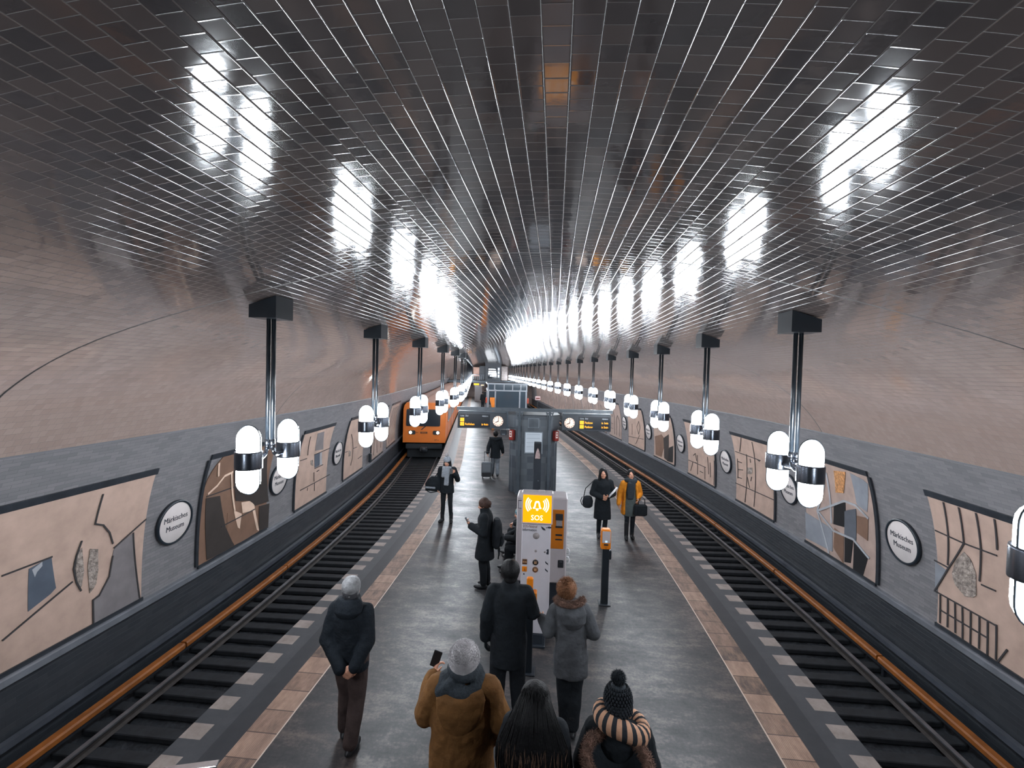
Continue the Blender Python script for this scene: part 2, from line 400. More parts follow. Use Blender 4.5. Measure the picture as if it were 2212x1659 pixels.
for sd, g0 in ((-1, 7.37 - 3.4*3), (1, 8.39 - 3.3*3)):
    side = 'left' if sd < 0 else 'right'
    r = thing('power_rail', 'orange covered power rail along the %s tunnel wall' % side, 'power rail', (0, 0, 0))
    step = 3.4 if sd < 0 else 3.3; k = 0; end = 25.5 if sd < 0 else 68
    while g0 + step*k < end:
        a = max(g0 + step*k + .02, NEAR_S); b = g0 + step*(k + 1) - .02; k += 1
        if b < NEAR_S + .3: continue
        mb, _ = sweep([(sd*(5.93 - .06), -.86), (sd*(5.93 - .06), -.80), (sd*(5.93 - .045), -.775), (sd*(5.93 + .045), -.775), (sd*(5.93 + .06), -.80), (sd*(5.93 + .06), -.86)][::-sd], a, b, .8, True)
        mb.build('cover_board', M_ORANGE_BOARD, r)
        mb = MB().box(0, 0, 0, .05, .06, .30); mb.v = [tuple(T(b + .02, sd*6.0, -1.0) + Vector(p)) for p in mb.v]; mb.build('bracket', M_IRON, r)
    mb, _ = sweep([(sd*5.90, -.93), (sd*5.90, -.87), (sd*5.96, -.87), (sd*5.96, -.93)], NEAR_S, end, .8, True); mb.build('conductor', M_IRON, r)
    mb, _ = sweep([(sd*6.22, -.76), (sd*6.22, -.68), (sd*6.31, -.68), (sd*6.31, -.76)], NEAR_S + .1, 68, .8, True)
    tag(mb.build('cable_duct', mat('duct_grey', srgb(74, 78, 86), .3, noise=(3, .2))), 'grey cable duct running beside the %s power rail' % side, 'cable duct')
# ================================================================= HANGING LAMPS
M_BLACK = mat('black_lacquer', srgb(30, 36, 42), .3, noise=(5, .2)); M_CHROME = mat('dark_chrome', srgb(104, 108, 116), .18, metal=.95)
M_BAND = mat('brushed_band', srgb(86, 90, 98), .26, metal=.9, bump=(40, .0004))
M_GLOBE = mat('opal_globe', (.95, .97, 1.0), .4, emit=(.86, .93, 1.0), estr=LAMP_STRENGTH)
def make_lamp():
    r = thing('hanging_lamp', '', 'lamp')
    # origin: on the platform under the post
    mb = MB().add([(-.14, -.15, 4.41), (.14, -.15, 4.41), (.14, .15, 4.41), (-.14, .15, 4.41), (-.14, -.15, 4.625), (.14, -.15, 4.535), (.14, .15, 4.535), (-.14, .15, 4.625)],
                  [(3, 2, 1, 0), (4, 5, 6, 7), (0, 1, 5, 4), (1, 2, 6, 5), (2, 3, 7, 6), (3, 0, 4, 7)])
    mb.build('canopy', M_BLACK, r)
    for sx in (-1, 1):
        y = .33*sx
        MB().tube([(.027*sx, 0, 3.16), (.027*sx, 0, 4.46)], .021, 10).build('pole', M_BLACK, r)
        MB().tube([(.027*sx, 0, 3.10), (.027*sx, 0, 3.20)], .026, 12).build('collar', M_CHROME, r)
        MB().tube([(.027*sx, 0, 3.12), (.027*sx, .03*sx, 3.06), (.02*sx, .08*sx, 3.035), (0, .15*sx, 3.03), (0, .225*sx, 3.03)], .02, 10).build('arm', M_CHROME, r)
        b = MB().lathe([(.108, -.083), (.120, -.083), (.121, -.07), (.121, .07), (.120, .083), (.108, .083)], 28, (0, y, 3.05))
        b = b.build('band', M_BAND, r)
        up = [(.105, .06), (.105, .20)] + [(.105*math.cos(a), .20 + .115*math.sin(a)) for a in (math.radians(d) for d in (18, 36, 54, 70, 82, 90))]
        up[-1] = (0, up[-1][1])
        MB().lathe(up, 24, (0, y, 3.05)).build('globe', M_GLOBE, b)
        dn = [(r_, -z_) for r_, z_ in reversed(up)]
        MB().lathe(dn, 24, (0, y, 3.05)).build('globe', M_GLOBE, b)
        # thin black hoop round both globes, standing in for a clear shell's dark edge
        hp = [(.114, 0, z) for z in (-.19, 0, .19)] + [(.114*math.cos(a), 0, .20 + .126*math.sin(a)) for a in (math.radians(d) for d in range(10, 171, 16))] + [(-.114, 0, z) for z in (.19, 0, -.19)] \
            + [(-.114*math.cos(a), 0, -.20 - .126*math.sin(a)) for a in (math.radians(d) for d in range(10, 171, 16))] + [(.114, 0, -.19)]
        MB().tube([(x, yy + y, z + 3.05) for x, yy, z in hp], .0065, 6, cap=False).build('rim', M_BLACK, b)
    return r
ORD = ['first', 'second', 'third', 'fourth', 'fifth', 'sixth', 'seventh', 'eighth', 'ninth', 'tenth', 'eleventh', 'twelfth', 'thirteenth', 'fourteenth', 'fifteenth', 'sixteenth', 'seventeenth', 'eighteenth', 'nineteenth', 'twentieth', 'twenty-first', 'twenty-second', 'twenty-third', 'twenty-fourth', 'twenty-fifth']
lamp0 = make_lamp(); used = False
LAMP_STEP = 2.80
for sd, first, side in ((-1, 4.50, 'left'), (1, 5.03, 'right')):
    n = 0
    for k in range(-1, 25):
        s = first + LAMP_STEP*k - (.2 if k < 0 and sd < 0 else 0)
        if s > 68.5: break
        if not used: o = lamp0; used = True
        else: o = copy_tree(lamp0)
        o.location = T(s, sd*2.65); o.rotation_euler = (0, 0, heading(s) + (PI if sd < 0 else 0))
        vis = (k >= 0) if sd < 0 else (k >= -1)
        if vis: lab = 'twin-globe hanging lamp, %s from the front in the %s row' % (ORD[n], side); n += 1
        else: lab = 'twin-globe hanging lamp of the left row just outside the picture'
        if sd > 0 and k == -1: lab = 'nearest twin-globe hanging lamp, cut off by the right edge of the picture'
        tag(o, lab, 'lamp', 'hanging lamps of the %s row' % side)
# ================================================================= WALL MURALS AND STATION SIGNS
MURALS = {'LP1': {'lines': [[(6.05, 2.06), (6.03, 1.64), (6.16, 1.58), (6.28, 1.43), (6.36, 1.24)], [(6.94, 1.43), (6.39, 1.16)], [(6.72, 1.28), (6.91, 0.15)], [(6.1, 0.51), (6.11, 0.14)], [(5.79, 0.91), (5.47, 0.77), (4.99, 0.56)], [(4.94, 1.37), (5.49, 1.38)], [(5.87, 1.45), (5.82, 1.26), (5.8, 1.09), (5.85, 0.88), (5.92, 0.73)], [(6.38, 1.04), (6.34, 0.75), (6.19, 0.53), (6.1, 0.51)]],
         'polys': {'blue': [[(5.23, 1.37), (5.49, 1.38), (5.59, 0.9), (5.26, 0.77)]],
                   'grey': [[(6.39, 1.16), (6.72, 1.28), (6.91, 0.15), (6.11, 0.15), (6.1, 0.51), (6.19, 0.53), (6.34, 0.75), (6.38, 1.04)]],
                   'palegrey': [[(5.25, 1.35), (5.38, 1.36), (5.39, 1.26), (5.33, 1.25), (5.31, 1.19)]],
                   'relief': [[(5.83, 1.33), (5.89, 1.35), (5.95, 1.0), (5.93, 0.8), (5.9, 0.75), (5.83, 1.03)], [(6.01, 1.29), (6.13, 1.25), (6.16, 0.93), (6.14, 0.71), (6.05, 0.63), (6.0, 1.04)]],
                   'skin': []}},
 'LP2': {'lines': [[(8.38, 1.44), (9.24, 1.43)], [(8.92, 0.7), (10.11, 0.73)]],
         'polys': {'brown': [[(9.11, 0.92), (9.67, 0.73), (9.97, 0.12), (9.39, 0.16), (9.12, 0.52)]],
                   'cream': [[(9.57, 1.02), (9.86, 0.98), (10.07, 0.86), (10.33, 0.17), (10.23, 0.22), (10.03, 0.72), (9.65, 0.76)], [(9.31, 0.92), (9.61, 0.77), (9.56, 0.46), (9.5, 0.48)]],
                   'dark': [[(8.37, 1.41), (8.78, 1.39), (9.06, 0.66), (9.39, 0.13), (8.51, 0.16)], [(9.05, 1.98), (10.32, 1.95), (10.7, 0.75), (10.14, 0.79), (9.9, 0.98), (9.36, 1.09)], [(10.28, 0.75), (10.73, 0.7), (10.71, 0.12), (10.32, 0.14)]]},
         'wide': [[(9.07, 1.77), (8.82, 1.74), (8.64, 1.59), (8.41, 1.49)], [(9.04, 1.77), (9.19, 1.32), (9.34, 0.91)], [(8.54, 2.04), (8.62, 1.79)]]},
 'LP3': {'lines': [[(12.5, 2.04), (12.53, 1.8), (12.6, 1.53)], [(13.07, 1.46), (14.23, 1.47)], [(13.22, 1.04), (13.82, 1.04)], [(12.18, 1.45), (12.57, 1.44)], [(12.36, 0.62), (14.43, 0.62)], [(13.39, 0.92), (13.55, 0.93)], [(13.28, 0.62), (13.29, 0.39)], [(12.81, 0.58), (12.79, 0.51)], [(13.19, 0.93), (13.24, 0.67)]],
         'polys': {'blue': [[(13.09, 1.45), (13.47, 1.45), (13.57, 1.06), (13.22, 1.06)]], 'grey': [[(12.96, 2.08), (13.43, 2.08), (13.69, 1.52), (13.09, 1.53)]], 'palegrey': [[(13.49, 1.45), (13.61, 1.45), (13.76, 1.04), (13.59, 1.05)]], 'relief': [[(12.87, 1.33), (13.01, 1.33), (13.1, 1.14), (12.93, 1.17)]]}},
 'LP4': {'lines': [[(16.22, 1.64), (16.48, 1.43), (16.69, 1.11), (16.71, 0.75), (16.55, 0.51)], [(15.83, 1.09), (16.07, 1.07)], [(17.43, 0.59), (17.94, 0.61)], [(16.69, 1.07), (17.19, 1.06)]], 'polys': {'relief': [[(16.21, 1.08), (16.45, 1.06), (16.49, 0.86), (16.27, 0.86)]]}},
 'RP1': {'lines': [[(7.53, 2.15), (7.57, 1.64), (7.63, 1.16)], [(7.28, 2.14), (7.32, 1.61)], [(7.02, 2.15), (7.06, 1.64), (7.13, 1.15)], [(6.76, 2.14), (6.82, 1.72)], [(7.79, 1.63), (7.32, 1.61), (6.84, 1.63)], [(7.32, 1.61), (7.64, 1.08), (7.87, 0.64)], [(7.87, 0.64), (6.92, 0.64)], [(7.86, 1.13), (7.63, 1.12)], [(7.1, 1.11), (6.91, 1.12)], [(7.77, 0.62), (7.76, 0.19)],
                   [(7.64, 0.64), (7.63, 0.2)], [(7.52, 0.63), (7.5, 0.19)], [(7.4, 0.62), (7.38, 0.17)], [(7.27, 0.63), (7.26, 0.17)], [(7.14, 0.63), (7.13, 0.18)], [(7.02, 0.62), (7.01, 0.16)], [(7.77, 0.39), (7.02, 0.4)], [(6.9, 0.65), (6.89, 0.18)], [(6.75, 0.4), (6.86, 0.17)]],
         'polys': {'bluegrey': [[(7.86, 1.11), (7.64, 1.1), (7.87, 0.66)]], 'relief': [[(7.34, 1.48), (7.24, 1.41), (7.18, 1.23), (7.19, 0.88), (7.36, 0.81), (7.52, 0.91), (7.57, 1.05), (7.49, 1.29)]]}},
 'RP2': {'lines': [],
         'polys': {'black': [[(10.27, 1.27), (9.89, 1.45), (9.95, 0.91), (10.31, 0.86)], [(9.97, 0.82), (9.71, 0.82), (9.78, 0.21), (9.95, 0.2)], [(9.7, 0.71), (9.31, 0.58), (9.43, 0.16), (9.7, 0.16)]],
                   'bluegrey': [[(9.58, 2.12), (9.13, 2.05), (9.29, 1.44), (9.56, 1.5)], [(11.28, 0.81), (10.34, 0.75), (10.32, 0.23), (11.23, 0.21)]],
                   'brown': [[(10.27, 0.79), (9.99, 0.78), (9.98, 0.16), (10.29, 0.35)], [(9.58, 1.32), (9.28, 1.33), (9.32, 0.88), (9.6, 0.92)]],
                   'orange': [[(10.07, 2.09), (9.71, 2.11), (9.92, 1.6), (10.15, 1.58)]],
                   'slate': [[(9.93, 1.27), (9.59, 1.41), (9.63, 0.76), (9.96, 0.76)]]},
         'wide': [[(10.83, 0.98), (9.92, 1.47), (9.58, 1.48), (9.28, 1.33)], [(10.78, 0.97), (10.3, 0.72), (9.71, 0.76), (9.29, 0.56)], [(10.36, 1.94), (10.36, 0.87)], [(10.47, 1.72), (10.83, 0.98), (10.43, 0.19)]]},
 'RP3': {'lines': [[(14.54, 1.65), (13.14, 1.65)], [(14.0, 2.14), (14.26, 1.7)], [(13.88, 1.68), (14.08, 0.21)], [(13.4, 2.12), (13.43, 1.74), (13.58, 0.23)], [(14.47, 1.43), (14.51, 0.83)], [(14.49, 1.36), (14.23, 1.36)], [(14.5, 1.1), (14.19, 1.15)], [(14.52, 0.86), (14.29, 0.87)], [(14.66, 0.64), (12.61, 0.71)], [(13.95, 0.99), (13.84, 0.71)], [(13.7, 1.58), (13.7, 1.48)],
                   [(13.29, 1.64), (13.19, 1.62)], [(13.71, 1.05), (13.76, 0.93)]],
         'polys': {'relief': [[(13.92, 1.31), (13.64, 1.34), (13.66, 1.15), (13.92, 1.09)]]}},
 'RP4': {'lines': [[(18.16, 0.65), (16.73, 0.67)], [(17.96, 0.28), (17.78, 0.65), (17.48, 0.68)], [(17.4, 0.98), (17.36, 0.28)], [(17.72, 0.92), (17.56, 1.02), (17.46, 0.76)], [(17.18, 0.43), (16.94, 0.43)], [(16.57, 1.08), (16.51, 0.48)], [(16.81, 0.65), (16.78, 0.24)], [(16.08, 1.04), (16.1, 0.21)], [(16.39, 0.91), (16.36, 0.41)]], 'polys': {}},
 'RP5': {'lines': [], 'polys': {'black': [[(20.06, 0.8), (19.62, 0.96), (19.65, 0.22), (20.25, 0.18)]], 'brown': [[(21.6, 1.07), (20.82, 1.27), (20.25, 1.02), (20.67, 0.61), (20.85, 0.23), (21.52, 0.23)]], 'dark': [[(20.63, 1.13), (20.02, 1.39), (20.15, 0.2), (20.55, 0.21)]]}, 'wide': []},
 'RP6': {'lines': [[(23.63, 1.56), (24.02, 1.22), (23.8, 0.86), (23.52, 1.23), (23.63, 1.56)], [(24.74, 1.29), (24.82, 0.72)], [(25.45, 0.53), (23.11, 0.71)], [(24.23, 0.3), (23.67, 0.82)]], 'polys': {}}}
# every mural piece is given in (metres along the tunnel, height) on the curved wall
def wallP(sd, s, z, eps): return T(s, sd*(vault_o(z) - eps), z)
def slab(mb, sd, rows, eps, th=.006):
    """rows [(z, s_a, s_b)] -> closed slab following the wall, its face eps in front of the tiles"""
    vs = []; n = 8
    for e in (eps, eps - th):
        for z, a, b in rows:
            for k in range(n + 1): vs.append(wallP(sd, a + (b - a)*k/n, z, e))
    R = len(rows); w = n + 1; fs = []
    for i in range(R - 1):
        for k in range(n):
            q = (i*w + k, i*w + k + 1, (i + 1)*w + k + 1, (i + 1)*w + k); fs.append(q if sd < 0 else q[::-1])
    off = R*w; rim = [k for k in range(w)] + [i*w + n for i in range(1, R)] + [(R - 1)*w + k for k in range(n - 1, -1, -1)] + [i*w for i in range(R - 2, 0, -1)]
    for i in range(len(rim)):
        a, b = rim[i], rim[(i + 1) % len(rim)]; fs.append((a, a + off, b + off, b) if sd < 0 else (a, b, b + off, a + off))
    mb.add(vs, fs)
def wall_poly(mb, sd, poly, eps):
    """fills a polygon (monotone in height) row by row"""
    z0 = max(min(p[1] for p in poly), .1); z1 = max(p[1] for p in poly); n = max(2, int((z1 - z0)/.05)); rows = []
    for i in range(n + 1):
        z = z0 + (z1 - z0)*(i/n*.998 + .001); xs = []
        for k in range(len(poly)):
            (sa, za), (sb, zb) = poly[k], poly[(k + 1) % len(poly)]
            if (za - z)*(zb - z) <= 0 and abs(za - zb) > 1e-6: xs.append(sa + (sb - sa)*(z - za)/(zb - za))
        if len(xs) >= 2: rows.append((z, min(xs), max(xs)))
    if len(rows) > 1: slab(mb, sd, rows, eps)
def wall_line(mb, sd, pts, w, eps):
    for (sa, za), (sb, zb) in zip(pts, pts[1:]):
        L = math.hypot(sb - sa, zb - za)
        if L < 1e-3: continue
        n = max(1, int(L/.12)); dx, dz = (sb - sa)/L, (zb - za)/L; nx, nz = -dz*w/2, dx*w/2; vs = []; fs = []
        for i in range(n + 1):
            s = sa - dx*w*.3 + (sb - sa + dx*w*.6)*i/n; z = za - dz*w*.3 + (zb - za + dz*w*.6)*i/n
            for sg in (-1, 1):
                for e in (eps, eps - .008): vs.append(wallP(sd, s + sg*nx, max(z + sg*nz, .02), e))
        for i in range(n):
            a = i*4; fs += [(a, a + 4, a + 6, a + 2), (a + 1, a + 3, a + 7, a + 5), (a, a + 1, a + 5, a + 4), (a + 2, a + 6, a + 7, a + 3)]
        fs += [(0, 2, 3, 1), (n*4, n*4 + 1, n*4 + 3, n*4 + 2)]
        mb.add(vs, fs)
MCOL = dict(grey=srgb(128, 122, 124), blue=srgb(88, 96, 108), palegrey=srgb(170, 172, 178), bluegrey=srgb(140, 144, 152), dark=srgb(62, 56, 54), black=srgb(34, 34, 36), cream=srgb(226, 196, 176), brown=srgb(128, 100, 84), orange=srgb(196, 140, 90), slate=srgb(96, 100, 108), tan=srgb(188, 162, 148), stone=srgb(176, 154, 144))
def mural_mat(n):
    return mat('mural_' + n, MCOL[n], .42, noise=(3.5, .14)) if n != 'orange' else mat('mural_orange', MCOL[n], .6, noise=(18, .5), bump=(25, .02))
M_RELIEF = mat('carved_relief', srgb(150, 138, 130), .6, noise=(14, .55), bump=(16, .05))
M_LINE = mat('mural_joint', srgb(58, 56, 58), .5)
M_FRAME = mat('dark_frame_brick', srgb(44, 48, 54), .4, noise=(9, .25))
ZL, ZT = .16, 2.16
def mural(side, a, b, label, key=None, base='tan', frame='tb', seed=0, lines=None):
    sd = -1 if side == 'left' else 1
    r = thing('wall_mural', label, 'mural', (0, 0, 0), group='tile murals of the %s wall' % side)
    mb = MB(); rows = [(ZL + (ZT - ZL)*i/16, a, b) for i in range(17)]
    if key == 'LP2':     # rounded far-upper corner like an arch
        rows = [(z, a + (.35*max(0, (z - 1.55)/.6)**2), b) for z, _, _ in rows]
    slab(mb, sd, rows, .02, .016); mb.build('panel', mural_mat(base), r)
    def bar(rows): mb = MB(); slab(mb, sd, rows, .04, .034); mb.build('frame', M_FRAME, r)
    if 't' in frame: bar([(ZT + .002, a - .02, b + .02), (ZT + .10, a - .02, b + .02)])
    if 'b' in frame: bar([(ZL - .062, a - .02, b + .02), (ZL - .002, a - .02, b + .02)])
    if 'n' in frame: bar([(ZL + (ZT - ZL)*i/8, a - .09, a - .022) for i in range(9)])
    d = MURALS.get(key, {'lines': [], 'polys': {}}) if key else {'lines': lines or [], 'polys': {}}
    lev = .0245
    for cn, ps in d['polys'].items():
        for q in ps:
            mb = MB(); lev += .0012
            if cn == 'relief': wall_poly(mb, sd, q, .03); mb.build('relief', M_RELIEF, r)
            else: wall_poly(mb, sd, q, lev); mb.build('field', mural_mat(cn), r)
    for q in d['lines']:
        mb = MB(); wall_line(mb, sd, [(s, max(min(z, ZT - .02), ZL + .01)) for s, z in q], .022, .035)
        if mb.v: mb.build('inlay_line', M_LINE, r)
    for q in d.get('wide', []):
        mb = MB(); wall_line(mb, sd, q, .045, .036); mb.build('pale_band', mural_mat('cream' if side == 'left' else 'palegrey'), r)
    return r
mural('left', 3.95, 6.95, 'pale mural with a round relief of two carved figures, nearest on the left wall', 'LP1')
mural('left', 8.28, 10.62, 'dark brown arched mural with pale dripping shapes behind the nearest left lamp', 'LP2', 'brown', 'tbn')
mural('left', 12.05, 14.2, 'pale mural with two blue-grey window shapes between two left station signs', 'LP3', frame='tbn')
mural('left', 15.75, 18.1, 'pale mural with one large bracket-shaped curve behind the second left lamp', 'LP4', frame='tbn')
mural('left', 19.5, 21.9, 'brown stained mural on the left wall closest to the orange train', None, 'stone', 'tbn', lines=[[(19.9, .3), (20.1, 1.9)], [(20.6, .3), (20.4, 1.2), (20.9, 2.0)], [(21.4, .4), (21.2, 1.8)]])
mural('left', 22.9, 25.2, 'streaked mural on the left wall beside the train front', None, 'stone', 'tb', lines=[[(23.3 + .4*i, .3), (23.5 + .35*i, 2.0)] for i in range(5)])
mural('right', 5.35, 7.82, 'pale gridded mural with a carved head relief, nearest on the right wall', 'RP1')
mural('right', 9.12, 11.25, 'dark collage mural with pale crossing bands and an orange patch on the right wall', 'RP2', 'stone', 'tbn')
mural('right', 12.6, 14.62, 'pale line-drawn mural with an E-shaped figure behind the second right lamp', 'RP3', frame='tbn')
mural('right', 16.05, 18.2, 'pale mural of thin line drawings behind the third right lamp', 'RP4', frame='tbn')
mural('right', 19.5, 21.7, 'mural of a branching brown shape over black ground on the right wall', 'RP5', 'tan', 'tbn')
mural('right', 22.95, 25.4, 'pale mural with a lens-shaped loop on the right wall', 'RP6', frame='tbn')
mural('right', 26.7, 29.0, 'pale mural with arch outlines beside the right departure board', None, 'stone', 'tb', lines=[[(27.0, .3), (27.0, 1.2), (27.3, 1.5), (27.6, 1.2), (27.6, .3)], [(28.0, .3), (28.0, 1.9)], [(28.3, .6), (28.8, .6)], [(28.3, .9), (28.8, .9)], [(28.4, 1.3), (28.4, 2.0)]])
rm = random.Random(11); FAR = ['first', 'second', 'third', 'fourth', 'fifth', 'sixth', 'seventh', 'eighth', 'ninth', 'tenth']
for k in range(10):
    a = 29.8 + 3.5*k
    ln = []
    for i in range(9):
        s = a + .25 + .33*i; z0 = rm.uniform(.25, .9); z1 = rm.uniform(1.1, 2.05)
        ln.append([(s, z0), (s + rm.uniform(-.12, .12), (z0 + z1)/2), (s + rm.uniform(-.1, .1), z1)])
    mural('right', a, a + 3.2, 'brownish mural of upright tree-like streaks, %s beyond the departure board' % FAR[k], None, 'stone', 'b', lines=ln)

M_ENAMEL = mat('white_enamel', srgb(214, 206, 204), .3, noise=(4, .05)); M_RIM = mat('dark_sign_rim', srgb(38, 46, 54), .3); M_INK = mat('sign_ink', srgb(40, 46, 58), .5)
W1 = text_mesh('Märkisches', .135, .004, font_scale=(.86, 1)); W2 = text_mesh('Museum', .135, .004, font_scale=(.86, 1))
SIGN_ME = {}
def station_sign(side, s, label):
    sd = -1 if side == 'left' else 1; zc = 1.19
    tilt = math.atan2(vault_o(zc - .3) - vault_o(zc + .3), .6)
    r = thing('station_sign', label, 'station sign', T(s, sd*(vault_o(zc) - .03), zc), 0, 'round station signs of the %s wall' % side)
    # local frame: x to the reader's right, -y out of the wall, z up
    h = heading(s); r.rotation_euler = (Matrix.Rotation(h + (PI/2 if sd < 0 else -PI/2), 4, 'Z') @ Matrix.Rotation(tilt, 4, 'X')).to_euler()
    rx = Matrix.Rotation(PI/2, 4, 'X')
    if not SIGN_ME:
        o = MB().lathe([(.345, .028), (.36, .034), (.378, .032), (.385, .02), (.385, -.02), (.345, -.02)], 48, (0, 0, 0), rx, cap=False).build('rim', M_RIM, r); SIGN_ME['rim'] = o.data
        o = MB().lathe([(.35, -.02), (.35, .012), (.34, .018), (0, .018)], 48, (0, 0, 0), rx).build('disc', M_ENAMEL, r); SIGN_ME['disc'] = o.data
        for k, ((vs, fs), z) in enumerate(((W1, .035), (W2, -.125))): SIGN_ME['lettering %d' % k] = MB().add([(x, y - .020, zz + z) for x, y, zz in vs], fs).build('lettering', M_INK, r).data
    else:
        for nm, me in SIGN_ME.items(): o = bpy.data.objects.new(nm.split()[0], me); COL.objects.link(o); o.parent = r
for s, lb in ((7.6, 'round white station name sign, nearest on the left wall beside the pale relief mural'), (11.1, 'round station name sign half hidden behind the nearest left lamp'), (15.03, 'round station name sign behind the window-shape mural on the left wall'), (18.75, 'round station name sign on the left wall near the train, behind the second left lamp')):
    station_sign('left', s, lb)
for s, lb in ((8.48, 'round white station name sign, nearest on the right wall beside the gridded mural'), (11.9, 'round station name sign half hidden behind the nearest right lamp'), (15.25, 'third round station name sign along the right wall, left of the second lamp'), (18.85, 'fourth round station name sign along the right wall'), (22.36, 'fifth round station name sign along the right wall, before the loop mural'), (26.05, 'farthest round station name sign on the right wall, beside the departure board')):
    station_sign('right', s, lb)
o = MB().box(0, 0, 0, .10, .16, .34, bev=.01).build('junction_box', mat('box_black', srgb(34, 40, 46), .5)); o.location = T(18.95, -6.24, .36); o.rotation_euler = (0, 0, heading(18.95))
tag(o, 'small black junction box on the left wall above the ledge', 'junction box')
# ================================================================= PLATFORM FURNITURE
def at(name, label, cat, s, o, z=0.0, group=None): return thing(name, label, cat, T(s, o, z), heading(s), group)
def lettering(name, txt, size, x, y, z, m, parent, align='LEFT', fs=(1, 1), depth=.002):
    vs, fs_ = text_mesh(txt, size, depth, align, fs)
    return MB().add([(a + x, b + y, c + z) for a, b, c in vs], fs_).build(name, m, parent)
M_POWDER = mat('pale_grey_paint', srgb(196, 192, 198), .38, noise=(3, .05)); M_POWDER2 = mat('warm_grey_paint', srgb(186, 178, 180), .4, noise=(3, .06))
M_ORANGE = mat('orange_paint', srgb(226, 128, 22), .4, noise=(5, .12)); M_ORANGE_DK = mat('orange_panel', srgb(196, 112, 16), .45, noise=(4, .1))
M_SIGN_ORANGE = mat('lit_orange_sign', srgb(255, 160, 0), .4, emit=srgb(255, 158, 0), estr=1.0)
M_SIGN_WHITE = mat('lit_white_sign', (.95, .93, .9), .4, emit=(1, .97, .92), estr=1.2)
M_DARKPL = mat('dark_plastic', srgb(44, 46, 50), .4, noise=(8, .2)); M_GREYPL = mat('grey_perforated', srgb(150, 142, 142), .5, noise=(60, .2))
M_STEEL = mat('painted_steel', srgb(70, 78, 86), .42, noise=(5, .15)); M_STEEL_L = mat('light_steel', srgb(128, 136, 144), .35, metal=.4, noise=(5, .1)); M_STEEL_D = mat('dark_steel', srgb(40, 46, 54), .4, noise=(5, .15))
M_BROWNBOX = mat('brown_key', srgb(92, 62, 40), .5); M_SKINPRINT = mat('key_print', srgb(240, 190, 140), .5)

# ---- SOS column
r = at('emergency_call_pillar', 'white SOS emergency call pillar with a lit orange bell sign, in front of the ticket machine', 'emergency call pillar', 6.72, -.003)
MB().box(0, .06, .02, .34, .30, .04, bev=.01).box(0, .06, .1, .26, .2, .14).build('foot', M_STEEL_D, r)
MB().box(0, .07, .98, .42, .16, 1.64, bev=.018).build('body', M_POWDER, r)
MB().box(.005, .04, 2.0, .445, .17, .46, bev=.012).box(.06, .02, 2.238, .09, .08, .02, bev=.005).build('sign_case', M_POWDER2, r)
MB().box(.005, -.046, 1.995, .405, .012, .395, bev=.004).build('sign_panel', M_SIGN_ORANGE, r)
mb = MB()
def arc_band(cx, cz, r0, r1, a0, a1, y=-.054, n=14):
    ps = [(cx + r1*math.cos(a0 + (a1 - a0)*i/n), cz + r1*math.sin(a0 + (a1 - a0)*i/n)) for i in range(n + 1)] + [(cx + r0*math.cos(a1 - (a1 - a0)*i/n), cz + r0*math.sin(a1 - (a1 - a0)*i/n)) for i in range(n + 1)]
    mb.prism(ps, .003, Matrix.Translation((0, y, 0)))
for k, (rr, w) in enumerate(((.085, .014), (.112, .014), (.140, .015))):
    for sg in (0, PI): arc_band(.005 + (.035 if sg == 0 else -.035)*.4, 2.055, rr, rr + w, sg - .72, sg + .72)
bell = [(-.06, 2.0), (.06, 2.0), (.06, 2.012), (.046, 2.03), (.036, 2.085), (.022, 2.11), (-.022, 2.11), (-.036, 2.085), (-.046, 2.03), (-.06, 2.012)]
mb.prism([(x + .005, z) for x, z in bell], .003, Matrix.Translation((0, -.054, 0)))
mb.prism([(.005 + .018*math.cos(a), 1.985 + .014*math.sin(a)) for a in (2*PI*i/12 for i in range(12))], .003, Matrix.Translation((0, -.054, 0)))
mb.build('bell_symbol', M_SIGN_WHITE, r)
MB().prism([(x*.52 + .005, 2.022 + (z - 2.022)*.72) for x, z in bell], .003, Matrix.Translation((0, -.0555, 0))).build('bell_core', M_SIGN_ORANGE, r)
lettering('sos_letters', 'SOS', .105, .005, -.0545, 1.835, M_SIGN_WHITE, r, 'CENTER', (.95, 1))
lettering('lettering', 'SOS-Notruf', .056, -.2, -.0115, 1.71, mat('brown_print', srgb(120, 84, 70), .5), r, 'LEFT', (.78, 1))
lettering('lettering', 'Information', .056, -.2, -.0115, 1.66, M_INK, r, 'LEFT', (.78, 1))
mb = MB().prism([(.06, 1.75), (.075, 1.73), (.09, 1.728), (.125, 1.70), (.135, 1.68), (.10, 1.682), (.08, 1.70), (.07, 1.722)], .003, Matrix.Translation((0, -.0115, 0)))
mb.prism([(.145 + .008*math.cos(a), 1.72 + .008*math.sin(a)) for a in (2*PI*i/10 for i in range(10))], .003, Matrix.Translation((0, -.0115, 0)))
for k in range(2): mb.prism([(.186 + (.03 - .01*k)*math.cos(a), 1.725 + (.014 - .006*k)*math.sin(a)) for a in (2*PI*i/14 for i in range(14))], .002 + .002*k, Matrix.Translation((0, -.0115 - .001*k, 0))) if k == 0 else None
mb.build('hand_symbol', M_INK, r)
ry = Matrix.Rotation(PI/2, 4, 'X')
MB().lathe([(.047, 0), (.047, .004), (0, .004)], 28, (0, -.0095, 1.595), ry).build('loudspeaker', M_GREYPL, r)
MB().lathe([(.017, 0), (.017, .004), (0, .004)], 20, (0, -.0095, 1.375), ry).lathe([(.014, 0), (.014, .003), (0, .003)], 16, (.13, -.0095, 1.368), ry).build('microphone', M_GREYPL, r)
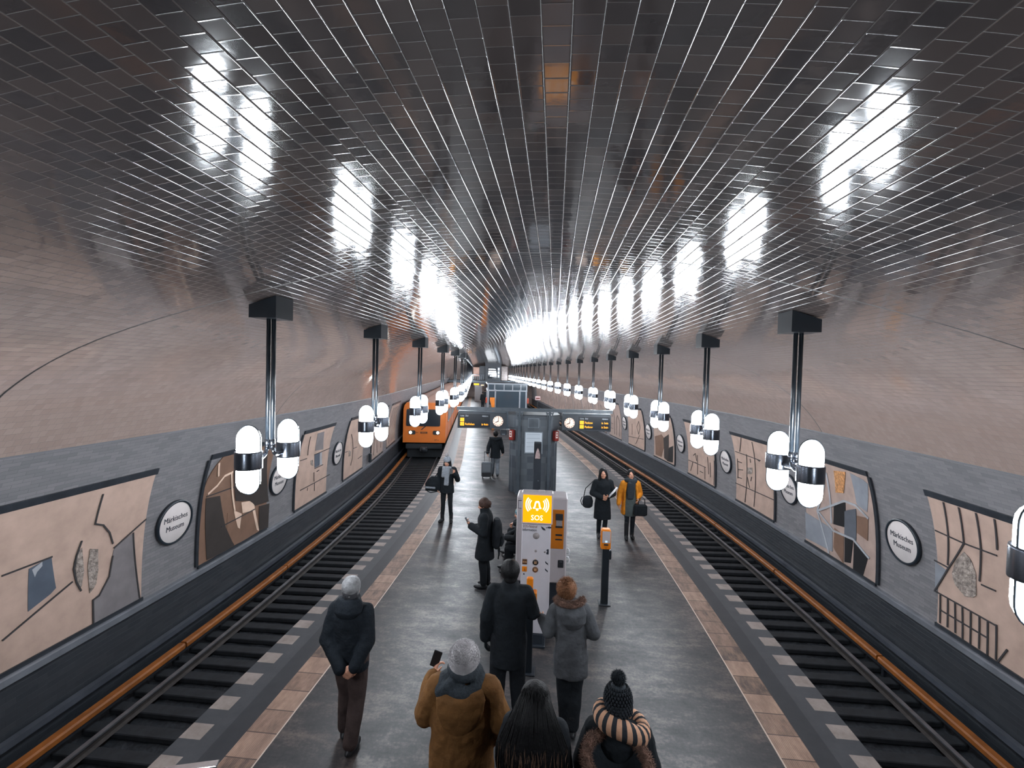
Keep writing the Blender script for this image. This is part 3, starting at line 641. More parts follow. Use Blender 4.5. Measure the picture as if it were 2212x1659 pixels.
MB().prism([(.155, 1.335), (.185, 1.335), (.185, 1.41), (.165, 1.41), (.15, 1.395), (.165, 1.38), (.15, 1.355)], .003, Matrix.Translation((0, -.0115, 0))).build('camera_symbol', M_INK, r)
MB().box(-.155, -.012, 1.21, .068, .008, .075, bev=.002).build('key_plate', M_BROWNBOX, r); lettering('key_print', 'SOS', .032, -.155, -.0175, 1.199, M_SKINPRINT, r, 'CENTER')
MB().box(-.155, -.012, 1.105, .068, .008, .075, bev=.002).build('key_plate', M_ORANGE, r); lettering('key_print', 'i', .07, -.155, -.0175, 1.08, M_INK, r, 'CENTER')
for z, mm in ((1.21, mat('key_black', srgb(46, 38, 36), .4)), (1.105, mat('key_copper', srgb(112, 76, 52), .4))):
    b = MB().lathe([(.042, 0), (.042, .006), (.036, .012), (0, .012)], 28, (.0, -.0095, z), ry).build('call_button', mm, r)
    mb = MB()
    for k in range(4): a = PI/4 + k*PI/2; mb.box(.013*math.cos(a), -.0225, z + .013*math.sin(a), .011, .003, .011)
    mb.box(0, -.0115, z + (.05 if z > 1.15 else -.05), .006, .003, .014); mb.build('button_mark', M_SKINPRINT, b)
mb = MB()
for z in (1.20, 1.095): mb.prism([(.135, z + .03), (.15, z + .032), (.16, z + .015), (.178, z + .008), (.182, z - .022), (.165, z - .008), (.148, z + .004)], .003, Matrix.Translation((0, -.0115, 0)))
mb.prism([(-.175, 1.03), (-.168, 1.02), (-.15, 1.022), (-.152, 1.036), (-.163, 1.045)], .003, Matrix.Translation((0, -.0115, 0))).build('pictograms', M_INK, r)

# ---- ticket machine
r = at('ticket_machine', 'wide pale grey ticket machine with an orange payment panel, behind the SOS pillar', 'ticket machine', 7.22, .066)
MB().box(0, .14, .36, .66, .30, .70).build('plinth', M_STEEL_D, r)
MB().box(0, .14, 1.38, .775, .42, 1.32, bev=.02).build('cabinet', M_POWDER2, r)
MB().box(.24, -.072, 1.56, .195, .012, .60, bev=.004).build('payment_panel', M_ORANGE_DK, r)
MB().box(.265, -.082, 1.75, .11, .016, .10, bev=.004).build('card_reader', M_DARKPL, r)
MB().box(.265, -.08, 1.655, .09, .012, .085, bev=.004).build('coin_window', M_GREYPL, r); MB().box(.265, -.085, 1.60, .11, .02, .028, bev=.006).build('tray', M_DARKPL, r)
MB().box(.265, -.08, 1.475, .10, .01, .026).box(.265, -.08, 1.405, .105, .01, .018).build('slots', M_DARKPL, r)
MB().box(.305, -.074, 1.03, .085, .014, .115, bev=.006).build('return_flap', M_DARKPL, r); MB().box(.297, -.083, 1.065, .012, .006, .01).box(.318, -.083, 1.065, .012, .006, .01).build('flap_marks', M_STEEL_L, r)
MB().box(-.335, -.072, 1.915, .065, .008, .125).build('notice_frame', M_DARKPL, r); MB().box(-.335, -.077, 1.915, .052, .004, .108).build('notice_sheet', M_POWDER, r)
for k, z in enumerate((1.19, 1.06)):
    MB().tube([(.385, .02, z - .05), (.43, .02, z - .045), (.44, .02, z), (.42, .02, z + .045), (.385, .02, z + .05)], .012, 8).build('side_handle', mat('white_plastic', srgb(222, 224, 228), .35), r)

# ---- ticket validators
def validator(s, o, label, rz=0.0):
    r = at('ticket_validator', label, 'ticket validator', s, o); r.rotation_euler.z += rz
    MB().box(0, .02, .01, .2, .2, .02, bev=.006).build('base_plate', M_STEEL_D, r)
    MB().box(0, .02, .50, .115, .11, .98, bev=.012).box(.02, .03, .86, .15, .11, .16, bev=.012).build('post', M_BLACK, r)
    MB().box(-.005, .03, 1.125, .165, .15, .35, bev=.022, taper=.96).build('head', M_ORANGE, r)
    MB().box(-.005, -.047, 1.175, .135, .012, .20, bev=.006).build('face_plate', M_POWDER2, r)
    MB().box(-.005, -.055, 1.10, .04, .008, .035, bev=.004).build('display', mat('blue_display', srgb(190, 215, 230), .3, emit=srgb(190, 220, 240), estr=.6), r)
    MB().box(-.005, -.05, 1.045, .075, .016, .028, bev=.006).build('ticket_slot', M_DARKPL, r)
    mb = MB().prism([(-.045, 1.02), (.035, 1.02), (.012, .992), (.004, .975), (-.014, .975), (-.022, .992)], .003, Matrix.Translation((0, -.05, 0))); mb.build('arrow_mark', M_ORANGE_DK, r)
    return r
validator(8.06, 1.165, 'orange-headed ticket validator on a black post, standing alone right of the SOS pillar')
r = at('ticket_validator', 'orange ticket validator before the SOS pillar, mostly hidden by the tall person in black', 'ticket validator', 6.10, -.05)
MB().box(0, 0, .01, .2, .2, .02, bev=.006).build('base_plate', M_STEEL_D, r)
MB().box(0, 0, .45, .11, .11, .88, bev=.012).build('post', M_BLACK, r)
MB().box(0, .04, 1.07, .085, .07, .34, bev=.012).build('head', M_ORANGE, r); MB().box(0, .005, .99, .09, .02, .16, bev=.006).build('face_plate', M_DARKPL, r)
MB().box(-.067, .02, .99, .05, .12, .16, bev=.01).build('side_cheek', M_ORANGE_DK, r); MB().box(.069, .02, .97, .055, .12, .20, bev=.01).build('side_cheek', M_ORANGE_DK, r)

# ---- black pillar with a picture, behind the SOS pillar
r = at('information_stele', 'tall narrow black stele with a pale cone-shaped picture, in front of the service hut', 'stele', 10.6, -.045)
MB().box(0, 0, 1.17, .165, .10, 2.34, bev=.006).build('column', M_STEEL_D, r)
MB().box(0, 0, 2.355, .16, .095, .03, bev=.004).build('cap', M_STEEL_D, r)
MB().box(-.003, -.052, 2.16, .135, .006, .36).build('picture_panel', mat('stele_picture_ground', srgb(26, 30, 36), .3), r)
MB().prism([(-.055, 2.0), (.06, 2.0), (.055, 2.08), (.04, 2.15), (.02, 2.21), (.003, 2.24), (-.015, 2.21), (-.035, 2.15), (-.05, 2.08)], .004, Matrix.Translation((0, -.059, 0))).build('picture_motif', mat('stele_motif', srgb(168, 146, 144), .5, noise=(20, .3)), r)
mb = MB()
for z in (.5, .9, 1.2, 1.5): mb.box(.03, -.051, z, .03, .004, .012)
mb.build('small_marks', M_STEEL_L, r)

# ---- service hut with tiled faces
M_HUT = bpy.data.materials.new('hut_tile'); t = NT(M_HUT)
co = t.sep(t.coord()); cell = t.comb(t.m('FLOOR', t.m('DIVIDE', co[0], .2)), t.m('FLOOR', t.m('DIVIDE', co[2], .2)), t.m('FLOOR', t.m('DIVIDE', co[1], .2)))
wn = t.n('ShaderNodeTexWhiteNoise', noise_dimensions='3D'); t.put(wn.inputs['Vector'], cell)
t.put(t.bsdf.inputs['Base Color'], t.ramp(wn.outputs['Value'], [(0, srgb(62, 68, 76)), (1, srgb(88, 94, 100))])); t.bsdf.inputs['Roughness'].default_value = .4
r = at('service_hut', 'grey eight-sided service hut with a tiled body and notice sheet on the platform', 'hut', 15.45, 0)
oct_ = lambda hx, hy, c: [(-hx + c, -hy), (hx - c, -hy), (hx, -hy + c), (hx, hy - c), (hx - c, hy), (-hx + c, hy), (-hx, hy - c), (-hx, -hy + c)]
def octo(mb, hx, hy, c, z0, z1, cy=0):
    p = oct_(hx, hy, c); n = 8; vs = [(x, y + cy, z0) for x, y in p] + [(x, y + cy, z1) for x, y in p]
    mb.add(vs, [tuple(range(7, -1, -1)), tuple(range(8, 16))] + [(i, (i + 1) % 8, (i + 1) % 8 + 8, i + 8) for i in range(8)]); return mb
octo(MB(), .78, .75, .27, 0, 2.06, .5).build('body', M_HUT, r)
b = octo(octo(MB(), .80, .77, .28, 2.06, 2.12, .5), .84, .81, .30, 2.12, 2.52, .5).build('upper_band', M_HUT, r)
octo(MB(), .85, .82, .3, 2.52, 2.56, .5).build('roof', M_STEEL_D, r)
g = MB().box(-.03, -.315, 2.30, .36, .02, .31).build('vent_frame', M_STEEL_L, r)
mb = MB()
for k in range(14): mb.box(-.18 + .0231*k, -.328, 2.30, .010, .012, .28)
mb.build('vent_slats', M_STEEL_D, g)
MB().box(-.01, -.262, 1.655, .60, .024, .72, bev=.006).build('notice_frame', M_STEEL_L, r)
p = MB().box(-.01, -.277, 1.66, .53, .006, .64).build('notice_sheet', mat('notice_paper', srgb(196, 204, 212), .6), r)
mb = MB()
for k in range(12): mb.box(-.02, -.2815, 1.93 - .045*k, .44, .002, .008 if k % 3 else .018)
mb.build('printed_lines', mat('pale_print', srgb(150, 160, 170), .6), p)
for sd in (-1, 1):
    MB().box(sd*.70, -.06, 1.0, .012, .02, 2.0).build('corner_strip', M_STEEL_L, r)
# fire boxes hang on the hut
M_RED = mat('fire_red', srgb(126, 36, 30), .4, noise=(6, .15)); M_LABEL = mat('label_white', srgb(214, 206, 198), .5)
for sd, nm in ((-1, 'left'), (1, 'right')):
    q = at('fire_box', 'dark red fire-extinguisher box hanging on the %s corner of the service hut' % nm, 'fire extinguisher box', 15.30, sd*.69)
    q.rotation_euler.z += sd*PI/5.2
    MB().box(0, -.04, 1.885, .17, .13, .34, bev=.02).build('case', M_RED, q)
    l = MB().box(-.01, -.108, 1.92, .085, .006, .20).build('label', M_LABEL, q)
    MB().box(-.01, -.112, 1.96, .05, .003, .05).box(-.01, -.112, 1.88, .05, .003, .05).build('label_print', M_RED, l)
    MB().tube([(0, -.04, 1.70), (0, -.04, 1.66), (.02, -.05, 1.64)], .012, 8).build('spout', M_STEEL_L, q)

# ---- steel portal: two columns, Y brackets and the long beam
r = at('steel_portal', 'dark steel frame of two columns with forked brackets carrying a long beam', 'steel frame', 15.085, 0)
for sd in (-1, 1):
    x = .485*sd
    MB().box(x, -.02, 1.34, .075, .02, 2.68).box(x, .02, 1.34, .075, .02, 2.68).box(x, 0, 1.34, .016, .06, 2.68).build('column', M_STEEL, r)
    mb = MB()
    for sg in (-1, 1): mb.prism([(x + sg*.02, 2.38), (x + sg*.035, 2.38), (x + sg*.13, 2.66), (x + sg*.085, 2.66)][::sg], .05, Matrix.Translation((0, -.025, 0)))
    mb.box(x, 0, 2.62, .2, .05, .04).build('bracket', M_STEEL, r)
    MB().box(x, 0, .01, .16, .16, .02, bev=.004).build('base_plate', M_STEEL, r)
MB().box(0, 0, 2.675, 5.0, .05, .02).box(0, 0, 2.765, 5.0, .09, .02).box(0, 0, 2.72, 5.0, .015, .09).build('beam', M_STEEL, r)
mb = MB()
for k in range(-9, 10): mb.box(.26*k, -.012, 2.72, .012, .03, .075)
mb.build('stiffeners', M_STEEL, r)

# ---- departure boards with clocks
M_SCREEN = mat('black_display_glass', srgb(30, 34, 40), .25); M_AMBER = mat('amber_dots', srgb(255, 170, 20), .4, emit=srgb(255, 165, 20), estr=1.6); M_WHITEPRINT = mat('white_print', srgb(190, 196, 204), .5, emit=srgb(200, 205, 215), estr=.12)
M_DIAL = mat('lit_clock_dial', srgb(238, 214, 200), .4, emit=srgb(255, 225, 205), estr=.55)
def board(side):
    sd = -1 if side == 'left' else 1
    x0, x1 = (-2.46, -.90) if sd < 0 else (.87, 2.44)
    cx = (x0 + x1)/2; w = x1 - x0
    r = at('departure_board', 'dark departure board with a round clock hanging from the %s end of the steel beam' % side, 'departure board', 15.085, cx)
    MB().box(0, 0, 2.36, w, .16, .52, bev=.01).build('case', M_STEEL_D, r)
    MB().box(0, 0, 2.634, w - .05, .12, .04).build('hanger', M_STEEL, r)
    xc = w/2 - .27 if sd < 0 else -w/2 + .24
    xa = -w/2 + .04 if sd < 0 else -w/2 + .53
    xb = w/2 - .53 if sd < 0 else w/2 - .04
    MB().box((xa + xb)/2, -.083, 2.35, xb - xa, .006, .42).build('screen', M_SCREEN, r)
    lettering('heading', 'Linie  Ziel', .062, xa + .05, -.088, 2.475, M_WHITEPRINT, r); lettering('heading', 'Abfahrt', .062, xb - .06, -.088, 2.475, M_WHITEPRINT, r, 'RIGHT')
    rows = [('U2', '', ''), ('U2', 'Ruhleben', 'in 4min')] if sd < 0 else [('U2', 'Pankow', 'in 1min'), ('U2', 'Pankow', 'in 5min')]
    for k, (a, b, c) in enumerate(rows):
        z = 2.325 - .135*k
        p = MB().box(xa + .105, -.0875, z + .045, .125, .004, .11, bev=.001).build('line_plate', M_AMBER, r); lettering('line_number', a, .095, xa + .105, -.091, z + .012, M_SCREEN, p, 'CENTER', (.85, 1))
        if b: lettering('destination', b, .10, xa + .20, -.088, z + .01, M_AMBER, r, 'LEFT', (.8, 1))
        if c: lettering('departure_time', c, .10, xb - .05, -.088, z + .01, M_AMBER, r, 'RIGHT', (.72, 1))
    k = MB().lathe([(.172, 0), (.178, .02), (.17, .028), (.165, .02)], 40, (xc, -.08, 2.345), ry, cap=False).build('clock_rim', M_STEEL_D, r)
    d = MB().lathe([(.168, 0), (.168, .018), (0, .018)], 40, (xc, -.08, 2.345), ry).build('clock_dial', M_DIAL, r)
    mb = MB()
    for i in range(12):
        a = i*PI/6; rot = Matrix.Rotation(-a, 4, 'Y'); v = rot @ Vector((0, 0, .138)); mb.box(xc + v.x, -.101, 2.345 + v.z, .016, .004, .036, rot=rot)
    mb.build('hour_marks', M_INK, d)
    hands = MB()
    for ang, L, wd in ((math.radians(8), .125, .017), (math.radians(8*30 + 4), .095, .022)):
        rot = Matrix.Rotation(ang, 4, 'Y'); v = rot @ Vector((0, 0, L/2 - .012)); hands.box(xc + v.x, -.105, 2.345 + v.z, wd, .004, L + .024, rot=rot)
    hands.lathe([(.014, 0), (.014, .004), (0, .004)], 14, (xc, -.106, 2.345), ry).build('clock_hands', M_INK, d)
    return r
board('left'); board('right')
o = at('ceiling_speaker', 'small grey loudspeaker box beside the left departure board', 'loudspeaker', 15.45, -.99, 0)
MB().box(0, 0, 1.93, .20, .16, .16, bev=.015).build('case', M_STEEL_D, o); MB().box(-.09, 0, 2.07, .03, .04, .20).build('bracket', M_STEEL_L, o); MB().box(0, -.083, 1.88, .1, .006, .03).build('grille', M_STEEL_L, o)

# ---- steel bench behind the ticket machine
r = at('platform_bench', 'steel bench with tubular armrests, half hidden behind the ticket machine', 'bench', 9.45, .02)
mb = MB()
for k in range(6): mb.box(-.30 + .045*k, 0, .45, .032, 1.5, .022, bev=.004)
for k in range(6): mb.box(.075 + .045*k, 0, .45, .032, 1.5, .022, bev=.004)
mb.build('seat', M_STEEL, r)
mb = MB()
for k in range(5): mb.box(0, 0, .56 + .07*k, .025, 1.5, .04, bev=.004)
mb.build('backrest', M_STEEL, r)
for y in (-.6, .6): MB().box(0, y, .22, .06, .06, .44).box(0, y, .42, .6, .05, .03).box(0, y, .02, .5, .1, .03).build('leg', M_STEEL_D, r)
for y in (-.74,):
    for sd in (-1, 1): MB().tube([(sd*.03, y, .66), (sd*.30, y, .66), (sd*.335, y, .62), (sd*.335, y, .45)], .014, 8).build('armrest', M_CHROME, r)

# ================================================================= TRAIN
M_TRAIN = mat('train_orange', srgb(226, 122, 44), .35, noise=(2, .06)); M_TRAINROOF = mat('train_roof', srgb(176, 138, 122), .45, noise=(3, .12)); M_TRAINDK = mat('train_underframe', srgb(34, 40, 46), .6, noise=(5, .2))
M_WIN = mat('train_glass', srgb(40, 46, 54), .12, spec=.6); M_HEAD = mat('headlight', (1, 1, .95), .4, emit=(1, .96, .86), estr=14.0)
TS, TO = 26.2, -4.9
r = thing('metro_train', 'orange metro train with lit headlights arriving on the left track', 'train', T(TS, TO, 0), heading(TS))
W2 = 1.15; ZB, ZR = -.08, 2.08
sec = [(-W2, ZB), (W2, ZB), (W2, 1.72), (W2 - .05, 1.95), (W2 - .16, 2.10), (-W2 + .16, 2.10), (-W2 + .05, 1.95), (-W2, 1.72)]
# body follows the track: cross-section swept in track space, expressed in the train's own frame
Mi = (Matrix.Translation(T(TS, TO, 0)) @ Matrix.Rotation(heading(TS), 4, 'Z')).inverted()
def train_sweep(pr, a, b, step=1.0, closed=True):
    mb, uv = sweep([(TO + x, z) for x, z in pr], a, b, step, closed); mb.v = [tuple(Mi @ Vector(p)) for p in mb.v]; return mb
for k in range(3):
    a = TS + .02 + 12.9*k; b = a + 12.5
    train_sweep(sec, a, b).build('car_body', M_TRAIN, r)
    train_sweep([(-W2 + .02, 1.86), (-W2 + .12, 2.06), (-.7, 2.2), (0, 2.26), (.7, 2.2), (W2 - .12, 2.06), (W2 - .02, 1.86), (0, 1.8)][::-1], a + .05, b - .05).build('roof', M_TRAINROOF, r)
    train_sweep([(-.95, -.95), (.95, -.95), (.95, ZB), (-.95, ZB)], a + .3, b - .3).build('underframe', M_TRAINDK, r)
    if k < 2: train_sweep([(-.8, -.2), (.8, -.2), (.8, 1.8), (-.8, 1.8)], b, b + .42).build('gangway', M_TRAINDK, r)
    for j in range(3):
        d0 = a + 1.6 + 3.9*j
        train_sweep([(W2 + .001, .02), (W2 + .012, .02), (W2 + .012, 1.72), (W2 + .001, 1.72)], d0, d0 + 1.25).build('door', mat('train_door', srgb(206, 104, 36), .35, noise=(3, .08)), r)
        train_sweep([(W2 + .011, .85), (W2 + .02, .85), (W2 + .02, 1.6), (W2 + .011, 1.6)], d0 + .12, d0 + 1.12).build('door_window', M_WIN, r)
        if j < 2: train_sweep([(W2 + .001, .85), (W2 + .014, .85), (W2 + .014, 1.55), (W2 + .001, 1.55)], d0 + 1.55, d0 + 3.6).build('side_window', M_WIN, r)
    mb = train_sweep([(W2 - .2, 2.10), (W2 - .04, 2.04), (W2 - .03, 2.10), (W2 - .19, 2.16)], a + .2, b - .2); mb.build('roof_gutter', mat('gutter_pale', srgb(220, 200, 190), .4), r)
# front: slightly raked face with windscreen, lights, number
face = [(-W2, ZB), (W2, ZB), (W2, 1.72), (W2 - .05, 1.95), (W2 - .16, 2.08), (-W2 + .16, 2.08), (-W2 + .05, 1.95), (-W2, 1.72)]
vs = [(x, -.10 if z < 1 else -.10 + (z - 1)*.09, z) for x, z in face] + [(x, .03, z) for x, z in face]; n = 8
MB().add(vs, [tuple(range(n))] + [(i + n, (i + 1) % n + n, (i + 1) % n, i) for i in range(n)]).build('front', M_TRAIN, r)
def fy(z): return -.10 if z < 1 else -.10 + (z - 1)*.09
def rrect(x0, x1, z0, z1, rad=.08, n=5):
    ps = []
    for cx, cz, a0 in ((x1 - rad, z0 + rad, -PI/2), (x1 - rad, z1 - rad, 0), (x0 + rad, z1 - rad, PI/2), (x0 + rad, z0 + rad, PI)):
        for i in range(n + 1): a = a0 + PI/2*i/n; ps.append((cx + rad*math.cos(a), cz + rad*math.sin(a)))
    return ps
def on_front(poly, th, lift=.012):
    vs = [(x, fy(z) - lift, z) for x, z in poly] + [(x, fy(z) - lift + th, z) for x, z in poly]; k = len(poly)
    return MB().add(vs, [tuple(range(k)), tuple(range(2*k - 1, k - 1, -1))] + [(i + k, (i + 1) % k + k, (i + 1) % k, i) for i in range(k)])
on_front(rrect(-.98, .86, .82, 1.74, .07), .02).build('windscreen', M_WIN, r)
on_front(rrect(-.06, .10, 1.52, 1.60, .02), .008, .016).build('route_display', mat('route_dim', srgb(70, 74, 80), .3), r)
for sd in (-1, 1):
    b = on_front(rrect(sd*.66 - .19, sd*.66 + .19, .36, .58, .07), .015).build('lamp_recess', M_TRAINDK, r)
    MB().lathe([(.075, 0), (.075, .02), (.05, .035), (0, .04)], 20, (sd*.74, -.108, .47), ry).build('headlight', M_HEAD, b)
on_front([(-.20, .62), (-.12, .62), (.10, .82), (.02, .82)], .008).build('slanted_mark', M_TRAINDK, r)
lettering('lettering', 'be', .13, -.44, -.106, .44, M_BROWNBOX, r); on_front([(-.21, .42), (.17, .42), (.17, .52), (-.21, .52)], .006, .007).build('lettering_box', M_BROWNBOX, r); lettering('lettering', 'BERLIN', .085, -.02, -.109, .44, M_TRAIN, r, 'CENTER', (.9, 1))
lettering('fleet_number', '1071-1', .135, .68, -.106, .02, M_TRAINDK, r, 'CENTER', (.75, 1))
MB().box(0, .1, -.30, 2.0, .35, .30, bev=.04).build('front_apron', M_TRAINDK, r)
MB().box(0, -.16, -.42, .42, .4, .3, bev=.05).lathe([(.14, 0), (.12, .06), (0, .07)], 16, (0, -.36, -.42), ry).build('coupler', mat('coupler_iron', srgb(46, 50, 56), .5), r)
for sd in (-1, 1):
    MB().lathe([(.40, -.06), (.40, .06), (.36, .065), (0, .065)], 24, (sd*.7175, 1.6, -.56), Matrix.Rotation(PI/2, 4, 'Y')).build('wheel', M_TRAINDK, r)

# ================================================================= GLAZED SHELTER
M_FRAMEW = mat('pale_frame_paint', srgb(150, 156, 164), .4, noise=(5, .08))
M_GLASS = mat('smoky_glass', srgb(66, 78, 88), .08, spec=.7)
r = at('glazed_shelter', 'pale-framed glazed shelter on the platform behind the steel beam', 'shelter', 32.0, 0)
for x in (-1.28, -.80, .86, 1.30): MB().box(x, 0, 1.35, .10, .12, 2.7).build('post', M_FRAMEW, r)
for x in (-1.28, 1.30): MB().box(x, 3.0, 1.35, .10, .12, 2.7).build('post', M_FRAMEW, r)
MB().box(.01, 1.5, 2.62, 2.72, 3.2, .10, bev=.01).box(.01, 1.5, 3.08, 2.78, 3.26, .10, bev=.01).build('roof_frame', M_FRAMEW, r)
mb = MB()
for x in (-1.30, -.86, -.22, .36, .92, 1.32): mb.box(x, -.06, 2.85, .07, .08, .40)
mb.build('fascia_posts', M_FRAMEW, r)
for a, b in ((-1.26, -.9), (-.82, -.25), (-.18, .33), (.40, .88), (.96, 1.28)): MB().box((a + b)/2, -.03, 2.85, b - a, .03, .36).build('fascia_window', M_GLASS, r)
MB().box(.03, -.01, 1.3, 1.58, .03, 2.55).build('glass_pane', M_GLASS, r); MB().box(1.08, -.01, 1.3, .36, .03, 2.55).build('glass_pane', M_GLASS, r)
MB().box(-1.04, .06, 2.1, .40, .03, .9).build('glass_pane', M_GLASS, r)
MB().box(1.30, 1.5, 1.3, .03, 2.9, 2.55).build('side_pane', M_GLASS, r); MB().box(-1.28, 1.5, 1.3, .03, 2.9, 2.55).build('side_pane', M_GLASS, r)
o = at('orange_panel', 'orange curved panel standing in the left bay of the glazed shelter', 'panel', 31.76, -1.0)
mb = MB(); mb.prism([(-.16, 2.15), (-.16, 1.95), (-.06, 1.6), (-.02, 1.2), (0, .9), (0, 0), (.16, 0), (.16, 2.15)], .05); mb.build('panel', M_ORANGE, o)
for sd, nm in ((-1, 'left'), (1, 'right')):
    o = at('red_lamp_box', 'small red box on the %s side of the glazed shelter' % nm, 'alarm box', 31.95, sd*1.40 + (0 if sd < 0 else .02))
    MB().box(0, 0, 1.95, .10, .1, .36, bev=.02).build('case', mat('alarm_red', srgb(190, 74, 48), .4), o); MB().box(0, .0, 2.14, .05, .08, .05, bev=.01).build('cap', mat('alarm_cap', srgb(190, 120, 120), .4), o); MB().box(-sd*.04, .04, 1.0, .03, .03, 1.9).build('rod', M_STEEL_D, o)

# ================================================================= FAR END
bulkhead('wall_far', END_S, mat('far_wall_tile', srgb(120, 104, 98), .5, noise=(2, .2)))
r = at('mezzanine', 'dark steel mezzanine with a gallery slab and window front at the far end', 'mezzanine', 66.5, 0)
MB().box(0, 1.7, 2.35, 12.2, 3.4, .35, bev=.03).build('gallery_slab', M_STEEL, r)
MB().box(.35, 1.2, 3.75, 2.2, .25, 2.5).build('window_wall', M_STEEL_D, r)
mb = MB()
for k in range(1): mb.box(.25, 1.03, 3.7, 1.25, .06, 1.75)
w = mb.build('stair_window', mat('far_dark_glass', srgb(30, 36, 44), .06, spec=.8), r)
mb = MB()
for k in range(3): mb.box(1.14, 1.03, 3.2 + .5*k, .24, .06, .4)
mb.build('side_window', mat('far_lit_glass', srgb(190, 200, 210), .2, emit=srgb(210, 225, 240), estr=.6), r)
mb = MB()
for k, (z, x0, x1) in enumerate(((4.15, -.3, .7), (3.85, -.3, .75), (3.5, -.3, .5), (3.2, -.1, .5))): mb.box((x0 + x1)/2, .99, z, x1 - x0, .02, .12)
mb.build('lamp_reflection', mat('far_reflection_glow', (1, 1, 1), .4, emit=(.92, .96, 1), estr=3.0), r)  # glowing strips that imitate the lamps reflected in the dark window
MB().box(.35, 1.0, 4.72, 2.3, .5, .55).build('fascia', M_STEEL_D, r)
MB().box(-2.05, 1.6, 3.75, .85, .1, 1.3).build('pink_panel', mat('pink_panel', srgb(190, 150, 134), .5, noise=(3, .1)), r)
MB().box(-1.15, 1.7, 3.6, .9, .1, 2.0).build('dark_panel', M_STEEL_D, r)
mb = MB().tube([(-2.5, .05, 3.35), (-.9, .05, 3.35)], .03, 8)
for k in range(6): mb.tube([(-2.4 + .28*k, .05, 2.5), (-2.4 + .28*k, .05, 3.35)], .02, 6)
mb.build('railing', M_STEEL_L, r)
MB().box(2.0, 1.4, 3.6, .9, .1, 2.0).build('side_panel', mat('far_grey_panel', srgb(140, 130, 128), .5, noise=(6, .3)), r)
o = at('destination_display', 'small amber display hanging under the far mezzanine', 'display', 63.5, -1.95)
MB().box(.3, 0, 2.05, 1.6, .15, .5, bev=.01).build('case', M_STEEL_D, o); MB().box(-.05, -.08, 2.08, .7, .01, .22).build('amber_rows', M_AMBER, o); MB().box(.75, -.08, 1.98, .4, .01, .12).build('time_row', mat('pale_amber', srgb(255, 200, 150), .4, emit=srgb(255, 200, 150), estr=1.2), o); MB().box(.3, 0, 2.55, .05, .05, .5).build('hanger', M_STEEL_D, o)
o = at('grey_cabinet', 'tall grey cabinet under the far mezzanine', 'cabinet', 60.0, -1.75)
MB().box(0, .3, 1.0, .95, .5, 2.0, bev=.03).build('body', mat('cabinet_grey', srgb(128, 126, 128), .45, noise=(3, .1)), o); MB().box(0, .04, 1.0, .8, .03, 1.8, bev=.01).build('door', mat('cabinet_door', srgb(118, 116, 118), .45), o)
o = at('wall_sign', 'small white and red sign box on a post right of the glazed shelter', 'sign', 39.0, 3.05)
MB().box(0, 0, .8, .06, .06, 1.6).build('post', M_STEEL_D, o); MB().box(0, 0, 1.75, .42, .12, .32, bev=.02).build('box', mat('sign_pale', srgb(220, 190, 190), .4), o); MB().box(0, -.065, 1.75, .3, .01, .08).build('stripe', M_RED, o)
# ================================================================= PEOPLE
# every figure is modelled 1.72 m tall in its own frame (+y is the way it faces, +x its right hand) and scaled to its real height
M_SKIN = mat('skin', srgb(206, 150, 124), .5, noise=(12, .06)); M_EYEW = mat('eye_white', srgb(225, 220, 215), .3); M_EYED = mat('eye_dark', srgb(34, 28, 26), .3); M_LIP = mat('lip', srgb(150, 84, 76), .45)
def cloth(name, c, sc=9, bump=.012, rough=.85): return mat(name, c, rough, noise=(sc, .22), bump=(sc*1.6, bump), spec=.25)
def hairmat(name, c): return mat(name, c, .6, noise=(22, .35), bump=(55, .006), spec=.25)
C_BLACK = cloth('black_cloth', srgb(25, 30, 35)); C_NAVY = cloth('navy_padded_cloth', srgb(28, 34, 41), 7, .02); C_DARK = cloth('charcoal_cloth', srgb(33, 37, 42)); C_TROUSER = cloth('dark_trousers', srgb(28, 32, 37))
C_BROWN = cloth('brown_trousers', srgb(72, 60, 58)); C_GREY = cloth('grey_parka_cloth', srgb(78, 80, 84)); C_MUSTARD = cloth('mustard_cloth', srgb(118, 82, 46)); C_YELLOW = cloth('ochre_coat_cloth', srgb(206, 128, 34))
C_SCARFG = cloth('grey_knit', srgb(140, 146, 154), 30); C_SCARFD = cloth('dark_knit', srgb(50, 56, 62), 30); C_OLIVE = cloth('olive_grey_cloth', srgb(84, 92, 92)); C_JEANS = cloth('pale_jeans', srgb(120, 126, 134))
M_SHOE = mat('black_shoe', srgb(30, 32, 36), .4); H_DARK = hairmat('dark_hair', srgb(18, 18, 20)); H_BROWN = hairmat('brown_hair', srgb(70, 52, 46)); H_GREY = hairmat('grey_hair', srgb(140, 140, 142)); H_LONG = hairmat('long_dark_hair', srgb(24, 23, 25)); H_GOLD = hairmat('tawny_hair', srgb(128, 88, 62)); H_STRAND = hairmat('light_strand', srgb(84, 64, 52))
F_WHITE = mat('white_fluff', srgb(176, 172, 174), .9, noise=(5, .45)); F_BROWN = mat('brown_fur', srgb(116, 88, 76), .9, noise=(20, .4)); F_BLACK = mat('black_pompom', srgb(30, 36, 42), .95)
M_PHONE = mat('phone_glass', srgb(22, 24, 28), .55)
_cl = bpy.data.textures.new('cloth_folds', 'CLOUDS'); _cl.noise_scale = .16; _cl.noise_depth = 2
def V(*a): return Vector(a)
